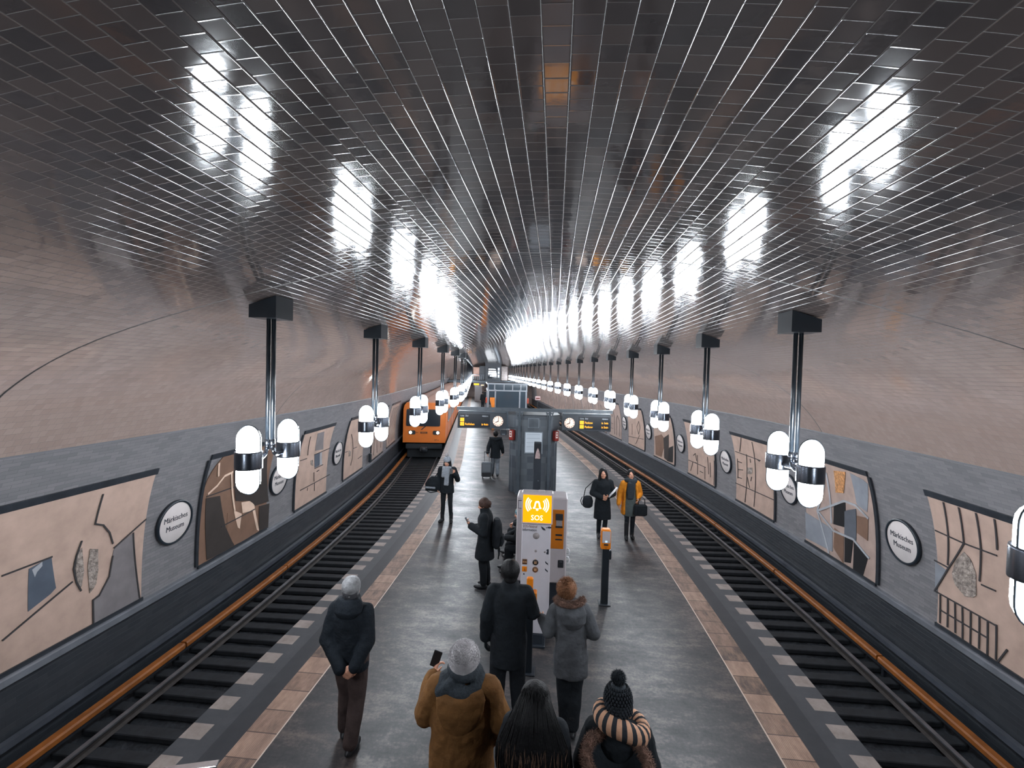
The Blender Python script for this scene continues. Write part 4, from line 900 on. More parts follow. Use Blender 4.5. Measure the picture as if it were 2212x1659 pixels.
def cap(mb, p0, r0, p1, r1, n=12):
    p0, p1 = Vector(p0), Vector(p1); d = (p1 - p0)
    if d.length < 1e-5: return mb.ball(p0, r0)
    d.normalize(); pts = []; rs = []
    for a in (-80, -55, -25): a = math.radians(a); pts.append(p0 + d*r0*math.sin(a)); rs.append(r0*math.cos(a))
    pts += [p0, p0.lerp(p1, .5), p1]; rs += [r0, (r0 + r1)/2, r1]
    for a in (25, 55, 80): a = math.radians(a); pts.append(p1 + d*r1*math.sin(a)); rs.append(r1*math.cos(a))
    return mb.tube(pts, rs, n)
def chain(mb, *pr):
    for (p0, r0), (p1, r1) in zip(pr, pr[1:]): cap(mb, p0, r0, p1, r1)
    return mb
def loft(mb, rings, n=24, lean=(0, 0)):
    """rings (z, cx, cy, rx, ry) -> closed solid"""
    vs = []
    for z, cx, cy, rx, ry in rings:
        for k in range(n): a = 2*PI*k/n; vs.append((cx + rx*math.cos(a), cy + ry*math.sin(a), z))
    fs = []
    for i in range(len(rings) - 1):
        for k in range(n): a = i*n + k; b = i*n + (k + 1) % n; fs.append((a, b, b + n, a + n))
    fs += [tuple(range(n - 1, -1, -1)), tuple(range(len(vs) - n, len(vs)))]
    return mb.add(vs, fs, True)
def melt(mb, name, m, parent, voxel=.012, smooth=6, fold=0.0):
    """fuse overlapping solids into one continuous skin"""
    me = bpy.data.meshes.new(name); me.from_pydata(mb.v, [], mb.f); tmp = bpy.data.objects.new('tmp', me); COL.objects.link(tmp)
    md = tmp.modifiers.new('r', 'REMESH'); md.mode = 'VOXEL'; md.voxel_size = voxel
    if smooth: sm = tmp.modifiers.new('s', 'SMOOTH'); sm.iterations = smooth; sm.factor = .5
    if fold: dp = tmp.modifiers.new('d', 'DISPLACE'); dp.texture = _cl; dp.texture_coords = 'LOCAL'; dp.strength = fold; dp.mid_level = .5
    dg = bpy.context.evaluated_depsgraph_get(); out = bpy.data.meshes.new_from_object(tmp.evaluated_get(dg))
    bpy.data.objects.remove(tmp); bpy.data.meshes.remove(me)
    out.name = name; out.materials.clear(); out.materials.append(m); out.polygons.foreach_set('use_smooth', [True]*len(out.polygons))
    o = bpy.data.objects.new(name, out); COL.objects.link(o); o.parent = parent; return o
def fur(mb, pts, L, w, rnd, spread=.6):
    """tufts: thin cones growing out of (point, normal) pairs"""
    for p, nrm in pts:
        nrm = (Vector(nrm) + Vector((rnd.uniform(-1, 1), rnd.uniform(-1, 1), rnd.uniform(-1, 1)))*spread).normalized(); a = nrm.orthogonal().normalized()*w; b = nrm.cross(a)
        p = Vector(p); l = L*rnd.uniform(.6, 1.2)
        mb.add([p + a, p - a*.5 + b*.87, p - a*.5 - b*.87, p + nrm*l], [(0, 1, 3), (1, 2, 3), (2, 0, 3), (2, 1, 0)], True)
def ell_pts(c, r, n, rnd, zmin=-1.0, M=None):
    out = []
    while len(out) < n:
        v = Vector((rnd.gauss(0, 1), rnd.gauss(0, 1), rnd.gauss(0, 1))).normalized()
        if v.z < zmin: continue
        p = Vector((v.x*r[0], v.y*r[1], v.z*r[2])); q = Vector((v.x/r[0], v.y/r[1], v.z/r[2])).normalized()
        if M: p = M @ p; q = M.to_3x3() @ q
        out.append((Vector(c) + p, q))
    return out
def hand(mb, wrist, d, nrm, thumb, curl=.5, sc=1.0):
    """palm with four jointed fingers and a thumb; d = down the hand, nrm = palm side, thumb = +1/-1 side along d x nrm"""
    d = Vector(d).normalized(); nrm = (Vector(nrm) - d*Vector(nrm).dot(d)).normalized(); w = d.cross(nrm)
    wrist = Vector(wrist)
    for j in (-.028, -.01, .01, .028): cap(mb, wrist + w*j*.6*sc, .017*sc, wrist + d*.08*sc + w*j*sc, .0125*sc, 8)
    for j, L in ((.030, .066), (.0105, .076), (-.0105, .070), (-.030, .054)):
        p = wrist + d*.085*sc + w*j*sc*thumb; a = .25*curl; dr = d
        for seg, f in ((.45, 1.0), (.30, 1.3), (.25, 1.1)):
            a += curl*.55*f; dr = d*math.cos(a) + nrm*math.sin(a); q = p + dr*L*seg*sc*1.15; cap(mb, p, .0092*sc, q, .0082*sc, 7); p = q
    p = wrist + d*.03*sc + w*.026*thumb*sc
    for dr, L in ((d*.62 + w*.7*thumb + nrm*.35, .038), (d*.85 + w*.25*thumb + nrm*.45, .032)):
        dr = dr.normalized(); q = p + dr*L*sc; cap(mb, p, .0115*sc, q, .0095*sc, 7); p = q
def pose(**ov):
    P = dict(hl=V(-.085, 0, .92), hr=V(.085, 0, .92), kl=V(-.09, .02, .49), kr=V(.09, .02, .49), al=V(-.09, -.01, .085), ar=V(.09, -.01, .085), tl=V(-.10, .15, .035), tr=V(.10, .15, .035),
             sl=V(-.175, 0, 1.40), sr=V(.175, 0, 1.40), el=V(-.225, -.02, 1.12), er=V(.225, -.02, 1.12), wl=V(-.23, .06, .88), wr=V(.23, .06, .88), dl=V(0, .1, -1), dr=V(0, .1, -1), nl=V(1, 0, 0), nr=V(-1, 0, 0),
             head=V(0, .015, 1.60), yaw=0.0, nod=0.0, tilt=0.0, spine=V(0, 0, 0), curl=.6, hand_l=True, hand_r=True)
    P.update(ov); return P
def head_matrix(P):
    return Matrix.Translation(P['head']) @ Matrix.Rotation(P['yaw'], 4, 'Z') @ Matrix.Rotation(P['nod'], 4, 'X') @ Matrix.Rotation(P['tilt'], 4, 'Y')
def body(P, parent, voxel=.008):
    mb = MB(); H = head_matrix(P); hd = lambda x, y, z: H @ V(x, y, z); R3 = H.to_3x3().to_4x4()
    sh = (P['sl'] + P['sr'])/2; hp = (P['hl'] + P['hr'])/2
    for f0, f1, r0, r1 in ((0, .35, .085, .08), (.35, .7, .08, .09), (.7, .93, .09, .075)):
        for sx in (-.045, .045): cap(mb, hp.lerp(sh, f0) + V(sx, 0, 0), r0, hp.lerp(sh, f1) + V(sx, 0, 0), r1)
    cap(mb, P['sl']*.92 + P['sr']*.08 + V(0, 0, -.02), .045, P['sr']*.92 + P['sl']*.08 + V(0, 0, -.02), .045)
    cap(mb, sh + V(0, -.01, 0), .06, hd(0, -.02, -.07), .052)
    mb.ball(hd(0, -.012, .028), (.076, .092, .092), 18, 12, R3); mb.ball(hd(0, .018, -.02), (.063, .074, .082), 18, 12, R3); mb.ball(hd(0, .048, -.072), (.040, .042, .036), 14, 10, R3)
    cap(mb, hd(0, .088, .005), .008, hd(0, .105, -.022), .014, 8); mb.ball(hd(0, .074, -.05), (.026, .018, .016), 10, 8, R3); mb.ball(hd(0, .078, .022), (.05, .014, .012), 10, 8, R3)
    for sx in (-1, 1):
        mb.ball(hd(.075*sx, -.008, -.012), (.010, .021, .031), 10, 8, R3); mb.ball(hd(.034*sx, .066, -.025), (.024, .022, .022), 10, 8, R3)
    for s_, e, w_, h, k, a, t_ in (('sl', 'el', 'wl', 'hl', 'kl', 'al', 'tl'), ('sr', 'er', 'wr', 'hr', 'kr', 'ar', 'tr')):
        chain(mb, (P[s_] + V(0, 0, -.02), .044), (P[e], .040), (P[w_], .027)); chain(mb, (P[h], .068), (P[k], .043)); chain(mb, (P[k], .043), (P[k].lerp(P[a], .3) + V(0, -.010, 0), .043), (P[a], .030)); chain(mb, (P[a] + V(0, 0, -.03), .030), (P[a].lerp(P[t_], .6), .024))
    if P['hand_l']: hand(mb, P['wl'], P['dl'], P['nl'], P.get('thl', -1), P['curl'])
    if P['hand_r']: hand(mb, P['wr'], P['dr'], P['nr'], P.get('thr', 1), P['curl'])
    melt(mb, 'body', M_SKIN, parent, voxel, 2)
    if P.get('face'):
        for sx in (-1, 1):
            e = MB().ball(hd(.031*sx, .0825, .0), (.0125, .006, .0058), 12, 8, R3).build('eye', M_EYEW, parent); MB().ball(hd(.031*sx, .0885, .0), (.0058, .003, .0054), 10, 6, R3).build('iris', M_EYED, e)
            MB().tube([hd((.015)*sx, .091, .018), hd(.032*sx, .090, .023), hd(.05*sx, .078, .018)], [.0035, .0042, .002], 6).build('eyebrow', M_EYED, parent)
        MB().tube([hd(-.022, .088, -.056), hd(-.008, .096, -.052), hd(.008, .096, -.052), hd(.022, .088, -.056)], [.002, .0055, .0055, .002], 6).build('mouth', M_LIP, parent)
    return H
def trousers(P, parent, m, r=(.105, .078, .062), hem=.09, name='trousers', voxel=.013):
    mb = MB(); hp = (P['hl'] + P['hr'])/2; cap(mb, P['hl'] + V(.02, 0, .02), .115, P['hr'] + V(-.02, 0, .02), .115)
    for h, k, a in (('hl', 'kl', 'al'), ('hr', 'kr', 'ar')): chain(mb, (P[h], r[0]), (P[k], r[1])); chain(mb, (P[k], r[1]), (P[k].lerp(P[a], .35) + V(0, -.012, 0), r[1]*.95), (P[a] + V(0, 0, hem - .085 + .02), r[2]))
    return melt(mb, name, m, parent, voxel, 5, .012)
def shoes(P, parent, m=None, boot=0.0, name='shoe'):
    for a, t_ in (('al', 'tl'), ('ar', 'tr')):
        mb = MB(); d = (P[t_] - P[a]); d.z = 0; d = d.normalized(); rot = Matrix.Rotation(math.atan2(-d.x, d.y), 4, 'Z')
        base = P[a].copy(); lift = base.z - .085; pitch = Matrix.Rotation(math.atan2(P[t_].z - .035 - lift, .17), 4, 'X')
        c = base + d*.05 + V(0, 0, -.045 + (P[t_].z - .035 - lift)*.3)
        mb.ball(c, (.050, .145, .050), 16, 10, rot @ pitch); mb.ball(c - d*.06 + V(0, 0, .01), (.045, .065, .052), 14, 10, rot); cap(mb, base + V(0, -.0, -.02), .05, base + V(0, 0, .03 + boot), .055)
        mb.v = [(x, y, max(z, .004 + max(lift, 0)*.6)) for x, y, z in mb.v]
        melt(mb, name, m or M_SHOE, parent, .010, 3)
def coat(P, parent, m, rings, name='coat', sr=(.085, .075, .062), fold=.022, voxel=.012, extra=None, cuffs=True, smooth=5):
    mb = MB(); loft(mb, rings)
    for s_, e, w_ in (('sl', 'el', 'wl'), ('sr', 'er', 'wr')):
        chain(mb, (P[s_].lerp((P['sl'] + P['sr'])/2, .5) + V(0, 0, .0), sr[0]*.9), (P[s_] + V(0, 0, -.012), sr[0]), (P[e], sr[1]), (P[w_] - (P[w_] - P[e]).normalized()*.01, sr[2]))
    if extra: extra(mb)
    return melt(mb, name, m, parent, voxel, smooth, fold)
def torso_rings(hem, hw, hd_, waist=.165, wd=.125, chest=.20, cd=.135, y=0.0, neck=.075, top=1.46):
    return [(hem, 0, y, hw, hd_), (max(hem + .02, .80), 0, y, (hw + .185)/2, (hd_ + .14)/2), (.95, 0, y, .185, .145), (1.08, 0, y, waist, wd), (1.22, 0, y, chest - .01, cd), (1.34, 0, y, chest, cd), (1.41, 0, y - .005, chest*.86, cd*.85), (top, 0, y - .005, neck + .035, neck + .015), (top + .035, 0, y, neck, neck)]
def figure(label, s, o, rz, h, group=None): 
    r = thing('person', label, 'person', T(s, o, .002), heading(s) + rz, group); k = h/1.72; r.scale = (k, k, k); return r
def hair_cap(H, parent, m, r=(.087, .102, .104), c=(0, -.018, .035), back=None, extra=None, name='hair', voxel=.009):
    """skull-hugging hair, open over the face"""
    mb = MB(); R3 = H.to_3x3().to_4x4()
    for i in range(3): mb.ball(H @ V(c[0] + (-.012, 0, .012)[i], c[1] - .004*i, c[2] + .002*i), r, 18, 12, R3)
    for sx in (-1, 1): cap(mb, H @ V(.066*sx, -.03, .02), .03, H @ V(.064*sx, -.038, -.03), .024)
    mb.ball(H @ V(0, -.05, -.02), (.07, .06, .075), 14, 10, R3)
    if extra: extra(mb, H)
    # keep the face clear
    return melt(mb, name, m, parent, voxel, 3, .006)
rnd = random.Random(5)

# ---- A: elderly man walking away, hands clasped behind his back
r = figure('grey-haired person in dark padded jacket walking away with hands clasped behind the back', 4.66, -1.84, .02, 1.77)
P = pose(kl=V(-.07, .10, .50), al=V(-.085, .10, .085), tl=V(-.10, .26, .035), kr=V(.075, .02, .49), ar=V(.07, -.13, .095), tr=V(.085, .03, .035), sl=V(-.155, 0, 1.40), sr=V(.155, 0, 1.40), el=V(-.205, -.08, 1.12), er=V(.205, -.08, 1.12), wl=V(-.09, -.215, .90), wr=V(.13, -.205, .93), dl=V(.9, -.15, -.35), dr=V(-.62, -.25, -.7), nl=V(0, 1, 0), nr=V(0, 1, 0.1), curl=.55, thl=1, thr=-1)
P['wl'] = V(-.01, -.205, .905)
H = body(P, r, .007)
trousers(P, r, C_BROWN, (.108, .085, .075)); shoes(P, r)
coat(P, r, C_NAVY, torso_rings(.80, .185, .15, .18, .145, .20, .145), 'jacket', (.082, .076, .066), .025)
mb = MB(); loft(mb, [(1.36, 0, -.10, .10, .05), (1.42, 0, -.09, .145, .085), (1.48, 0, -.065, .15, .09), (1.53, 0, -.045, .115, .08)]); loft(mb, [(1.44, 0, 0, .10, .10), (1.53, 0, .005, .088, .09)]); melt(mb, 'hood', C_NAVY, r, .011, 4, .015)
hair_cap(H, r, H_GREY, (.082, .098, .098))
mb = MB(); loft(mb, [(-.115, 0, -.03, .06, .055), (-.06, 0, -.035, .078, .066), (-.02, 0, -.042, .082, .07), (.0, 0, -.045, .078, .066)]); mb.v = [tuple(H @ Vector(p)) for p in mb.v]; melt(mb, 'back_hair', hairmat('dark_grey_hair', srgb(72, 72, 76)), r, .009, 4)

# ---- B: mustard coat, fluffy pale hat, dark scarf (foreground)
r = figure('person in mustard coat with a fluffy pale hat and dark scarf, in the foreground', 3.72, -.47, .05, 1.70)
P = pose(el=V(-.31, .02, 1.13), er=V(.31, .0, 1.12), wl=V(-.22, .22, 1.30), wr=V(.27, .14, .90), dl=V(.1, .5, .8), nl=V(.6, .4, 0), sl=V(-.20, 0, 1.39), sr=V(.20, 0, 1.39), curl=.9)
P['el'] = V(-.32, .06, 1.10); P['wl'] = V(-.30, .28, 1.27)
H = body(P, r)
trousers(P, r, C_TROUSER); shoes(P, r)
coat(P, r, C_MUSTARD, [(.66, 0, 0, .27, .2), (.82, 0, 0, .265, .195), (1.0, 0, 0, .255, .185), (1.18, 0, -.01, .255, .18), (1.32, 0, -.01, .25, .17), (1.40, 0, -.01, .215, .15), (1.445, 0, -.01, .13, .11), (1.46, 0, 0, .09, .09)], 'coat', (.115, .105, .085), .035)
mb = MB(); loft(mb, [(1.10, -.01, -.165, .06, .02), (1.17, -.01, -.165, .13, .035), (1.28, -.005, -.16, .19, .05), (1.38, 0, -.13, .20, .07), (1.44, .0, -.09, .17, .07)]); melt(mb, 'hood', C_MUSTARD, r, .011, 4, .02)
mb = MB()
for k in range(22):
    a = 2*PI*k/22; b = 2*PI*(k + 1)/22; f = lambda a: V(.125*math.cos(a) - .03*max(0, -math.cos(a)), .118*math.sin(a) - .005, 1.465 + .018*math.sin(2*a) - .055*max(0, -math.sin(a)) - .02*max(0, -math.cos(a))); cap(mb, f(a), .062, f(b), .062)
for k in range(18):
    a = 2*PI*k/18; b = 2*PI*(k + 1)/18; f = lambda a: V(.092*math.cos(a), .094*math.sin(a), 1.535 + .01*math.sin(a*2 + 1)); cap(mb, f(a), .045, f(b), .045)
chain(mb, (V(-.10, -.10, 1.45), .06), (V(-.16, -.10, 1.40), .055), (V(-.20, -.02, 1.42), .05)); melt(mb, 'scarf', C_SCARFD, r, .011, 3, .02)
mb = MB(); R3 = H.to_3x3().to_4x4(); mb.ball(H @ V(0, -.01, .035), (.121, .127, .122), 20, 14, R3); loft(mb, [(1.545, 0, .0, .115, .122), (1.635, 0, .0, .122, .128)]); o = melt(mb, 'hat', F_WHITE, r, .010, 3)
mb = MB(); fur(mb, ell_pts(H @ V(0, -.01, .03), (.121, .127, .125), 4200, rnd, -.6), .019, .0016, rnd, 1.1); mb.build('hat_fluff', F_WHITE, o)
q = thing('phone', 'small dark phone held up by the person in the mustard coat', 'phone', T(3.72 + .31, -.47 - .305, 1.385), heading(3.8)); MB().box(0, 0, 0, .075, .012, .15, bev=.004).build('case', M_PHONE, q); MB().box(0, .0065, 0, .066, .002, .135).build('screen', mat('dim_screen', srgb(60, 70, 80), .2, emit=srgb(120, 140, 160), estr=.2), q); q.rotation_euler.y = .3

# ---- C: long dark hair (foreground)
r = figure('person with very long dark brown hair seen from behind, right of the mustard coat', 3.42, .13, -.08, 1.64)
P = pose(wl=V(-.12, .26, 1.18), el=V(-.25, .05, 1.12), nl=V(.3, .3, 1), dl=V(.5, .8, .2), curl=.9)
H = body(P, r)
trousers(P, r, C_TROUSER); shoes(P, r)
coat(P, r, C_DARK, torso_rings(.62, .22, .16, .185, .14, .205, .14), 'coat', (.09, .08, .066), .025)
mb = MB(); R3 = H.to_3x3().to_4x4()
for i in range(2): mb.ball(H @ V(0, -.025 - .01*i, .03), (.118, .125, .122), 20, 14, R3)
loft(mb, [(1.00, 0, -.165, .20, .05), (1.12, 0, -.165, .235, .07), (1.26, 0, -.145, .24, .085), (1.38, 0, -.11, .215, .10), (1.46, 0, -.07, .165, .115), (1.53, 0, -.045, .135, .125), (1.60, 0, -.035, .122, .125), (1.66, 0, -.03, .10, .11)]); o = melt(mb, 'hair', H_LONG, r, .011, 5, .02)
mb = MB(); mb2 = MB()
for k in range(1300):
    a = rnd.uniform(-1, 1); x0 = .125*math.sin(a*1.5); z0 = rnd.uniform(1.50, 1.752); k0 = math.sqrt(max(.02, 1 - (max(0, z0 - 1.62)/.137)**2)); x0 *= k0; p0 = V(x0, -.035 - .125*math.cos(a*1.4)*k0, z0)
    x1 = a*.25 + rnd.uniform(-.02, .02); p2 = V(x1, -.165 - .075*math.cos(a*1.5) + rnd.uniform(-.01, .015), rnd.uniform(.98, 1.2)); p1 = V((x0*.6 + x1*.75), -.150 - .085*math.cos(a*1.5), 1.36)
    mid = p1.lerp(p2, .5) + V(rnd.uniform(-.02, .02), -.012, 0)
    if k % 10: mb.tube([p0, p0.lerp(p1, .55) + V(0, -.014, .012), p1, mid, p2], [.002, .0032, .0035, .0035, .001], 5)
    else:
        f_ = rnd.uniform(-.3, .5); a_ = p1.lerp(mid, f_) + V(0, -.008, 0); mb2.tube([a_, a_.lerp(p2, .5) + V(rnd.uniform(-.02, .02), -.012, 0), p2 + V(rnd.uniform(-.02, .02), 0, -.05)], [.001, .004, .001], 5)
mb.build('hair_strands', H_DARK, o); mb2.build('light_strands', H_STRAND, o)

# ---- D: bobble hat, striped scarf, fur-trimmed hood (foreground)
r = figure('person with dark bobble hat, striped scarf and fur-trimmed hood, at the bottom edge', 3.50, .74, .0, 1.60)
P = pose(el=V(-.27, .0, 1.12), er=V(.27, .0, 1.12), nod=-.12)
H = body(P, r)
trousers(P, r, C_TROUSER); shoes(P, r)
coat(P, r, C_BLACK, torso_rings(.62, .24, .17, .205, .155, .225, .15), 'coat', (.10, .088, .07), .03)
mb = MB(); R3 = H.to_3x3().to_4x4(); mb.ball(H @ V(0, -.01, .04), (.105, .112, .125), 20, 14, R3); mb2 = MB(); loft(mb2, [(-.05, 0, -.01, .108, .115), (.03, 0, -.01, .112, .12)]); mb.add([H @ Vector(p) for p in mb2.v], mb2.f); o = melt(mb, 'hat', C_SCARFD, r, .010, 2)
mb = MB()
for ring in range(9):
    z = -.04 + .022*ring; k_ = math.sqrt(max(0, 1 - max(0, (z - .04)/.13)**2)); n_ = 26
    for k in range(n_):
        a = 2*PI*(k + .5*(ring % 2))/n_; c = H @ V(.108*k_*math.cos(a), -.01 + .115*k_*math.sin(a), z); mb.ball(c, (.011, .011, .014), 6, 5, R3)
mb.build('knit_stitches', C_DARK, o)
pc = H @ V(0, -.02, .205); mb = MB().ball(pc, .05, 14, 10); fur(mb, ell_pts(pc, (.048, .048, .048), 900, rnd), .022, .0025, rnd, .5); mb.build('pompom', F_BLACK, o)
m = bpy.data.materials.new('striped_scarf'); t = NT(m); sp = t.sep(t.n('ShaderNodeUVMap', uv_map='UVMap').outputs[0]); st = t.m('LESS_THAN', t.m('FRACT', t.m('MULTIPLY', sp[0], 17.0)), .52); t.put(t.bsdf.inputs['Base Color'], t.mix(st, srgb(34, 38, 44), srgb(206, 158, 128))); t.bsdf.inputs['Roughness'].default_value = .9; t.put(t.bsdf.inputs['Normal'], t.bump(t.noise(t.coord(), 60, 2), .003))
pts = []; uvs = []; mb = MB(); n_ = 64; k_ = 14
for i in range(n_):
    a = 2*PI*i/n_; c = V(.16*math.cos(a) + .03, .10*math.sin(a) - .01, 1.47 - .06*math.cos(a) + .01*math.sin(3*a))
    for j in range(k_):
        b = 2*PI*j/k_; rad = Vector((math.cos(a), math.sin(a), 0)); mb.v.append(tuple(c + rad*.070*math.cos(b) + V(0, 0, 1)*.085*math.sin(b))); uvs.append((i/n_, j/k_))
for i in range(n_):
    for j in range(k_): a = i*k_ + j; b = ((i + 1) % n_)*k_ + j; jn = (j + 1) % k_ - j; mb.f.append((a, b, b + jn, a + jn)); mb.sm.append(True)
mb.build('scarf', m, r, uvs)
# hood lying open on the back: a dark bowl with a thick fur rim
hc = V(-.03, -.24, 1.335)
def hoodring(a, k=1.0): return hc + V(.235*k*math.cos(a), .185*k*math.sin(a), .075*math.sin(a) - .02*math.cos(a))
o2 = MB(); vs = []; n_ = 32
for k, dz in ((1.0, 0), (1.04, -.05), (.95, -.12), (.7, -.20), (.3, -.24), (.3, -.20), (.62, -.15), (.82, -.08), (.9, -.0)):
    for i in range(n_): vs.append(hoodring(2*PI*i/n_, k) + V(0, 0, dz))
fs = []; 
for q_ in range(9):
    for i in range(n_): a = q_*n_ + i; b = q_*n_ + (i + 1) % n_; c_ = ((q_ + 1) % 9)*n_; fs.append((a, c_ + i, c_ + (i + 1) % n_, b))
o2.add(vs, fs, True); o2.add([hoodring(2*PI*i/n_, .34) + V(0, 0, -.215) for i in range(n_)] + [hoodring(2*PI*i/n_, .34) + V(0, 0, -.235) for i in range(n_)], [tuple(range(n_)), tuple(range(2*n_ - 1, n_ - 1, -1))] + [(i, i + n_, (i + 1) % n_ + n_, (i + 1) % n_) for i in range(n_)])
ho = o2.build('hood', C_BLACK, r)
mb = MB()
for i in range(40): cap(mb, hoodring(2*PI*i/40), .036, hoodring(2*PI*(i + 1)/40), .036, 8)
fr = melt(mb, 'fur_trim', F_BROWN, ho, .011, 3)
mb = MB(); ps = []
for i in range(6500):
    a = rnd.uniform(0, 2*PI); b = rnd.uniform(0, 2*PI); c = hoodring(a); rad = V(math.cos(a), math.sin(a), 0); nn = (rad*math.cos(b) + V(0, 0, 1)*math.sin(b)).normalized(); ps.append((c + nn*.032, nn))
fur(mb, ps, .032, .0018, rnd, .9); mb.build('fur_hairs', F_BROWN, fr)

# ---- F: tall person in black at the pillar
r = figure('tall dark-haired person in a black coat standing at the SOS pillar', 5.22, -.235, .03, 1.81)
P = pose(kl=V(-.11, .03, .49), al=V(-.12, .02, .085), tl=V(-.15, .17, .035), kr=V(.10, .05, .49), ar=V(.12, .06, .085), tr=V(.15, .21, .035), sl=V(-.17, 0, 1.40), sr=V(.17, 0, 1.40), el=V(-.235, -.03, 1.13), er=V(.25, .06, 1.15), wl=V(-.25, .03, .87), wr=V(.20, .30, 1.12), dr=V(-.2, .95, .1), nr=V(-1, 0, 0), tilt=-.04, hand_l=False, hand_r=False)
H = body(P, r, .008)
trousers(P, r, C_TROUSER, (.115, .092, .078)); shoes(P, r)
coat(P, r, C_BLACK, torso_rings(.62, .195, .16, .185, .145, .205, .145), 'coat', (.09, .08, .066), .022, extra=lambda mb: loft(mb, [(1.42, 0, -.01, .12, .10), (1.50, 0, 0, .085, .088), (1.535, 0, 0, .082, .085)]))
mb = MB(); hand(mb, P['wl'], P['dl'], P['nl'], -1, .7, 1.15); cap(mb, P['wl'] + V(0, 0, .04), .04, P['wl'], .034); melt(mb, 'glove', C_BLACK, r, .007, 2)
mb = MB(); hand(mb, P['wr'], P['dr'], P['nr'], 1, .7, 1.15); cap(mb, P['wr'] - V(0, .04, 0), .04, P['wr'], .034); melt(mb, 'glove', C_BLACK, r, .007, 2)
hair_cap(H, r, H_DARK, (.092, .106, .108), extra=lambda mb, H: mb.ball(H @ V(0, -.045, -.05), (.075, .07, .06), 14, 10))

# ---- G: grey parka
r = figure('person in a grey parka with tawny fluffy hair and fur collar, beside the tall one', 5.12, .455, .12, 1.68)
P = pose(kl=V(-.06, .03, .49), al=V(-.03, .05, .085), tl=V(-.05, .2, .035), kr=V(.07, .02, .49), ar=V(.04, -.06, .085), tr=V(.06, .10, .035), hl=V(-.07, 0, .92), hr=V(.09, 0, .92), sl=V(-.175, .02, 1.38), sr=V(.13, 0, 1.40), el=V(-.25, .03, 1.13), er=V(.25, -.02, 1.14), wl=V(-.30, .22, 1.17), wr=V(.12, .20, 1.10), dl=V(-.5, .8, .1), nl=V(.5, .4, -.6), dr=V(-.8, .5, 0), nr=V(0, -.2, -1), head=V(-.06, .03, 1.59), tilt=-.10, yaw=.2)
H = body(P, r)
trousers(P, r, C_TROUSER, (.105, .082, .07)); shoes(P, r, boot=.10, name='boot')
coat(P, r, C_GREY, [(.66, .01, 0, .19, .15), (.68, .01, 0, .195, .155), (.84, .005, 0, .195, .155), (.98, .0, 0, .185, .15), (1.10, .0, 0, .168, .14), (1.24, -.01, 0, .175, .135), (1.35, -.02, 0, .185, .135), (1.42, -.03, 0, .165, .125), (1.47, -.045, 0, .10, .10), (1.50, -.05, 0, .085, .09)], 'parka', (.092, .08, .066), .03)
mb = MB(); loft(mb, [(1.24, .01, -.13, .07, .03), (1.32, 0, -.135, .14, .06), (1.41, -.02, -.11, .165, .085), (1.48, -.03, -.07, .15, .085), (1.53, -.03, -.05, .12, .07)]); ho = melt(mb, 'hood', C_GREY, r, .011, 4, .015)
mb = MB(); ps = []
for k in range(20):
    a = PI*(1.0 + k/19); b = PI*(1.0 + (k + 1)/19); f = lambda a: V(-.035 + .145*math.cos(a), -.035 + .125*math.sin(a), 1.53 + .012*math.sin(a)); 
    if k < 19: cap(mb, f(a), .032, f(b), .032)
fr = melt(mb, 'fur_trim', F_BROWN, ho, .011, 3); mb = MB()
for i in range(1400):
    a = PI*(1 + rnd.random()); b = rnd.uniform(0, 2*PI); c = V(-.035 + .145*math.cos(a), -.035 + .125*math.sin(a), 1.53); rad = V(math.cos(a), math.sin(a), 0); nn = (rad*math.cos(b) + V(0, 0, 1)*math.sin(b)).normalized(); ps.append((c + nn*.028, nn))
fur(mb, ps, .032, .0022, rnd, .9); mb.build('fur_hairs', F_BROWN, fr)
o = hair_cap(H, r, H_GOLD, (.092, .106, .105)); mb = MB(); fur(mb, ell_pts(H @ V(0, -.015, .035), (.094, .108, .108), 1800, rnd, -.7), .034, .003, rnd, .8); mb.build('hair_curls', H_GOLD, o)

# ---- H: person with hair in a bun, looking at a phone, side-on
r = figure('person with hair in a bun looking at a phone, side-on left of the ticket machine', 8.43, -.96, PI/2 - .05, 1.63)
P = pose(kl=V(-.07, .03, .49), al=V(-.07, .0, .085), tl=V(-.08, .17, .035), kr=V(.07, .0, .49), ar=V(.08, -.05, .085), tr=V(.09, .12, .035), el=V(-.23, .0, 1.12), er=V(.24, .02, 1.12), wl=V(-.07, .27, 1.20), wr=V(.10, .22, 1.12), dl=V(.15, .8, .55), nl=V(.6, -.3, .7), dr=V(-.6, .6, .2), nr=V(0, -.3, 1), nod=-.30, head=V(0, .045, 1.59), face=True, curl=.8)
H = body(P, r, .007)
trousers(P, r, C_TROUSER, (.105, .08, .066)); shoes(P, r, boot=.12, name='boot')
coat(P, r, C_BLACK, torso_rings(.57, .20, .19, .18, .14, .20, .145), 'coat', (.09, .08, .068), .022, extra=lambda mb: loft(mb, [(1.42, 0, .0, .11, .10), (1.50, 0, .02, .088, .095), (1.54, 0, .02, .086, .092)]))
hair_cap(H, r, H_BROWN, extra=lambda mb, H: (mb.ball(H @ V(0, -.115, .0), (.055, .045, .058), 14, 10), cap(mb, H @ V(0, -.11, -.02), .035, H @ V(0, -.115, -.07), .015)))
q = thing('phone', 'small dark phone in the hand of the person with the bun', 'phone'); q.matrix_world = r.matrix_world if False else Matrix(); hp = T(8.43, -.96) + Matrix.Rotation(heading(8.43) + PI/2 - .05, 3, 'Z') @ (V(-.055, .345, 1.285)*(1.63/1.72)); q.location = hp; q.rotation_euler = (-.55, 0, heading(8.43) + PI/2); MB().box(0, 0, 0, .07, .010, .145, bev=.004).build('case', M_PHONE, q); MB().box(0, -.006, 0, .062, .002, .13).build('screen', mat('dim_screen'), q)
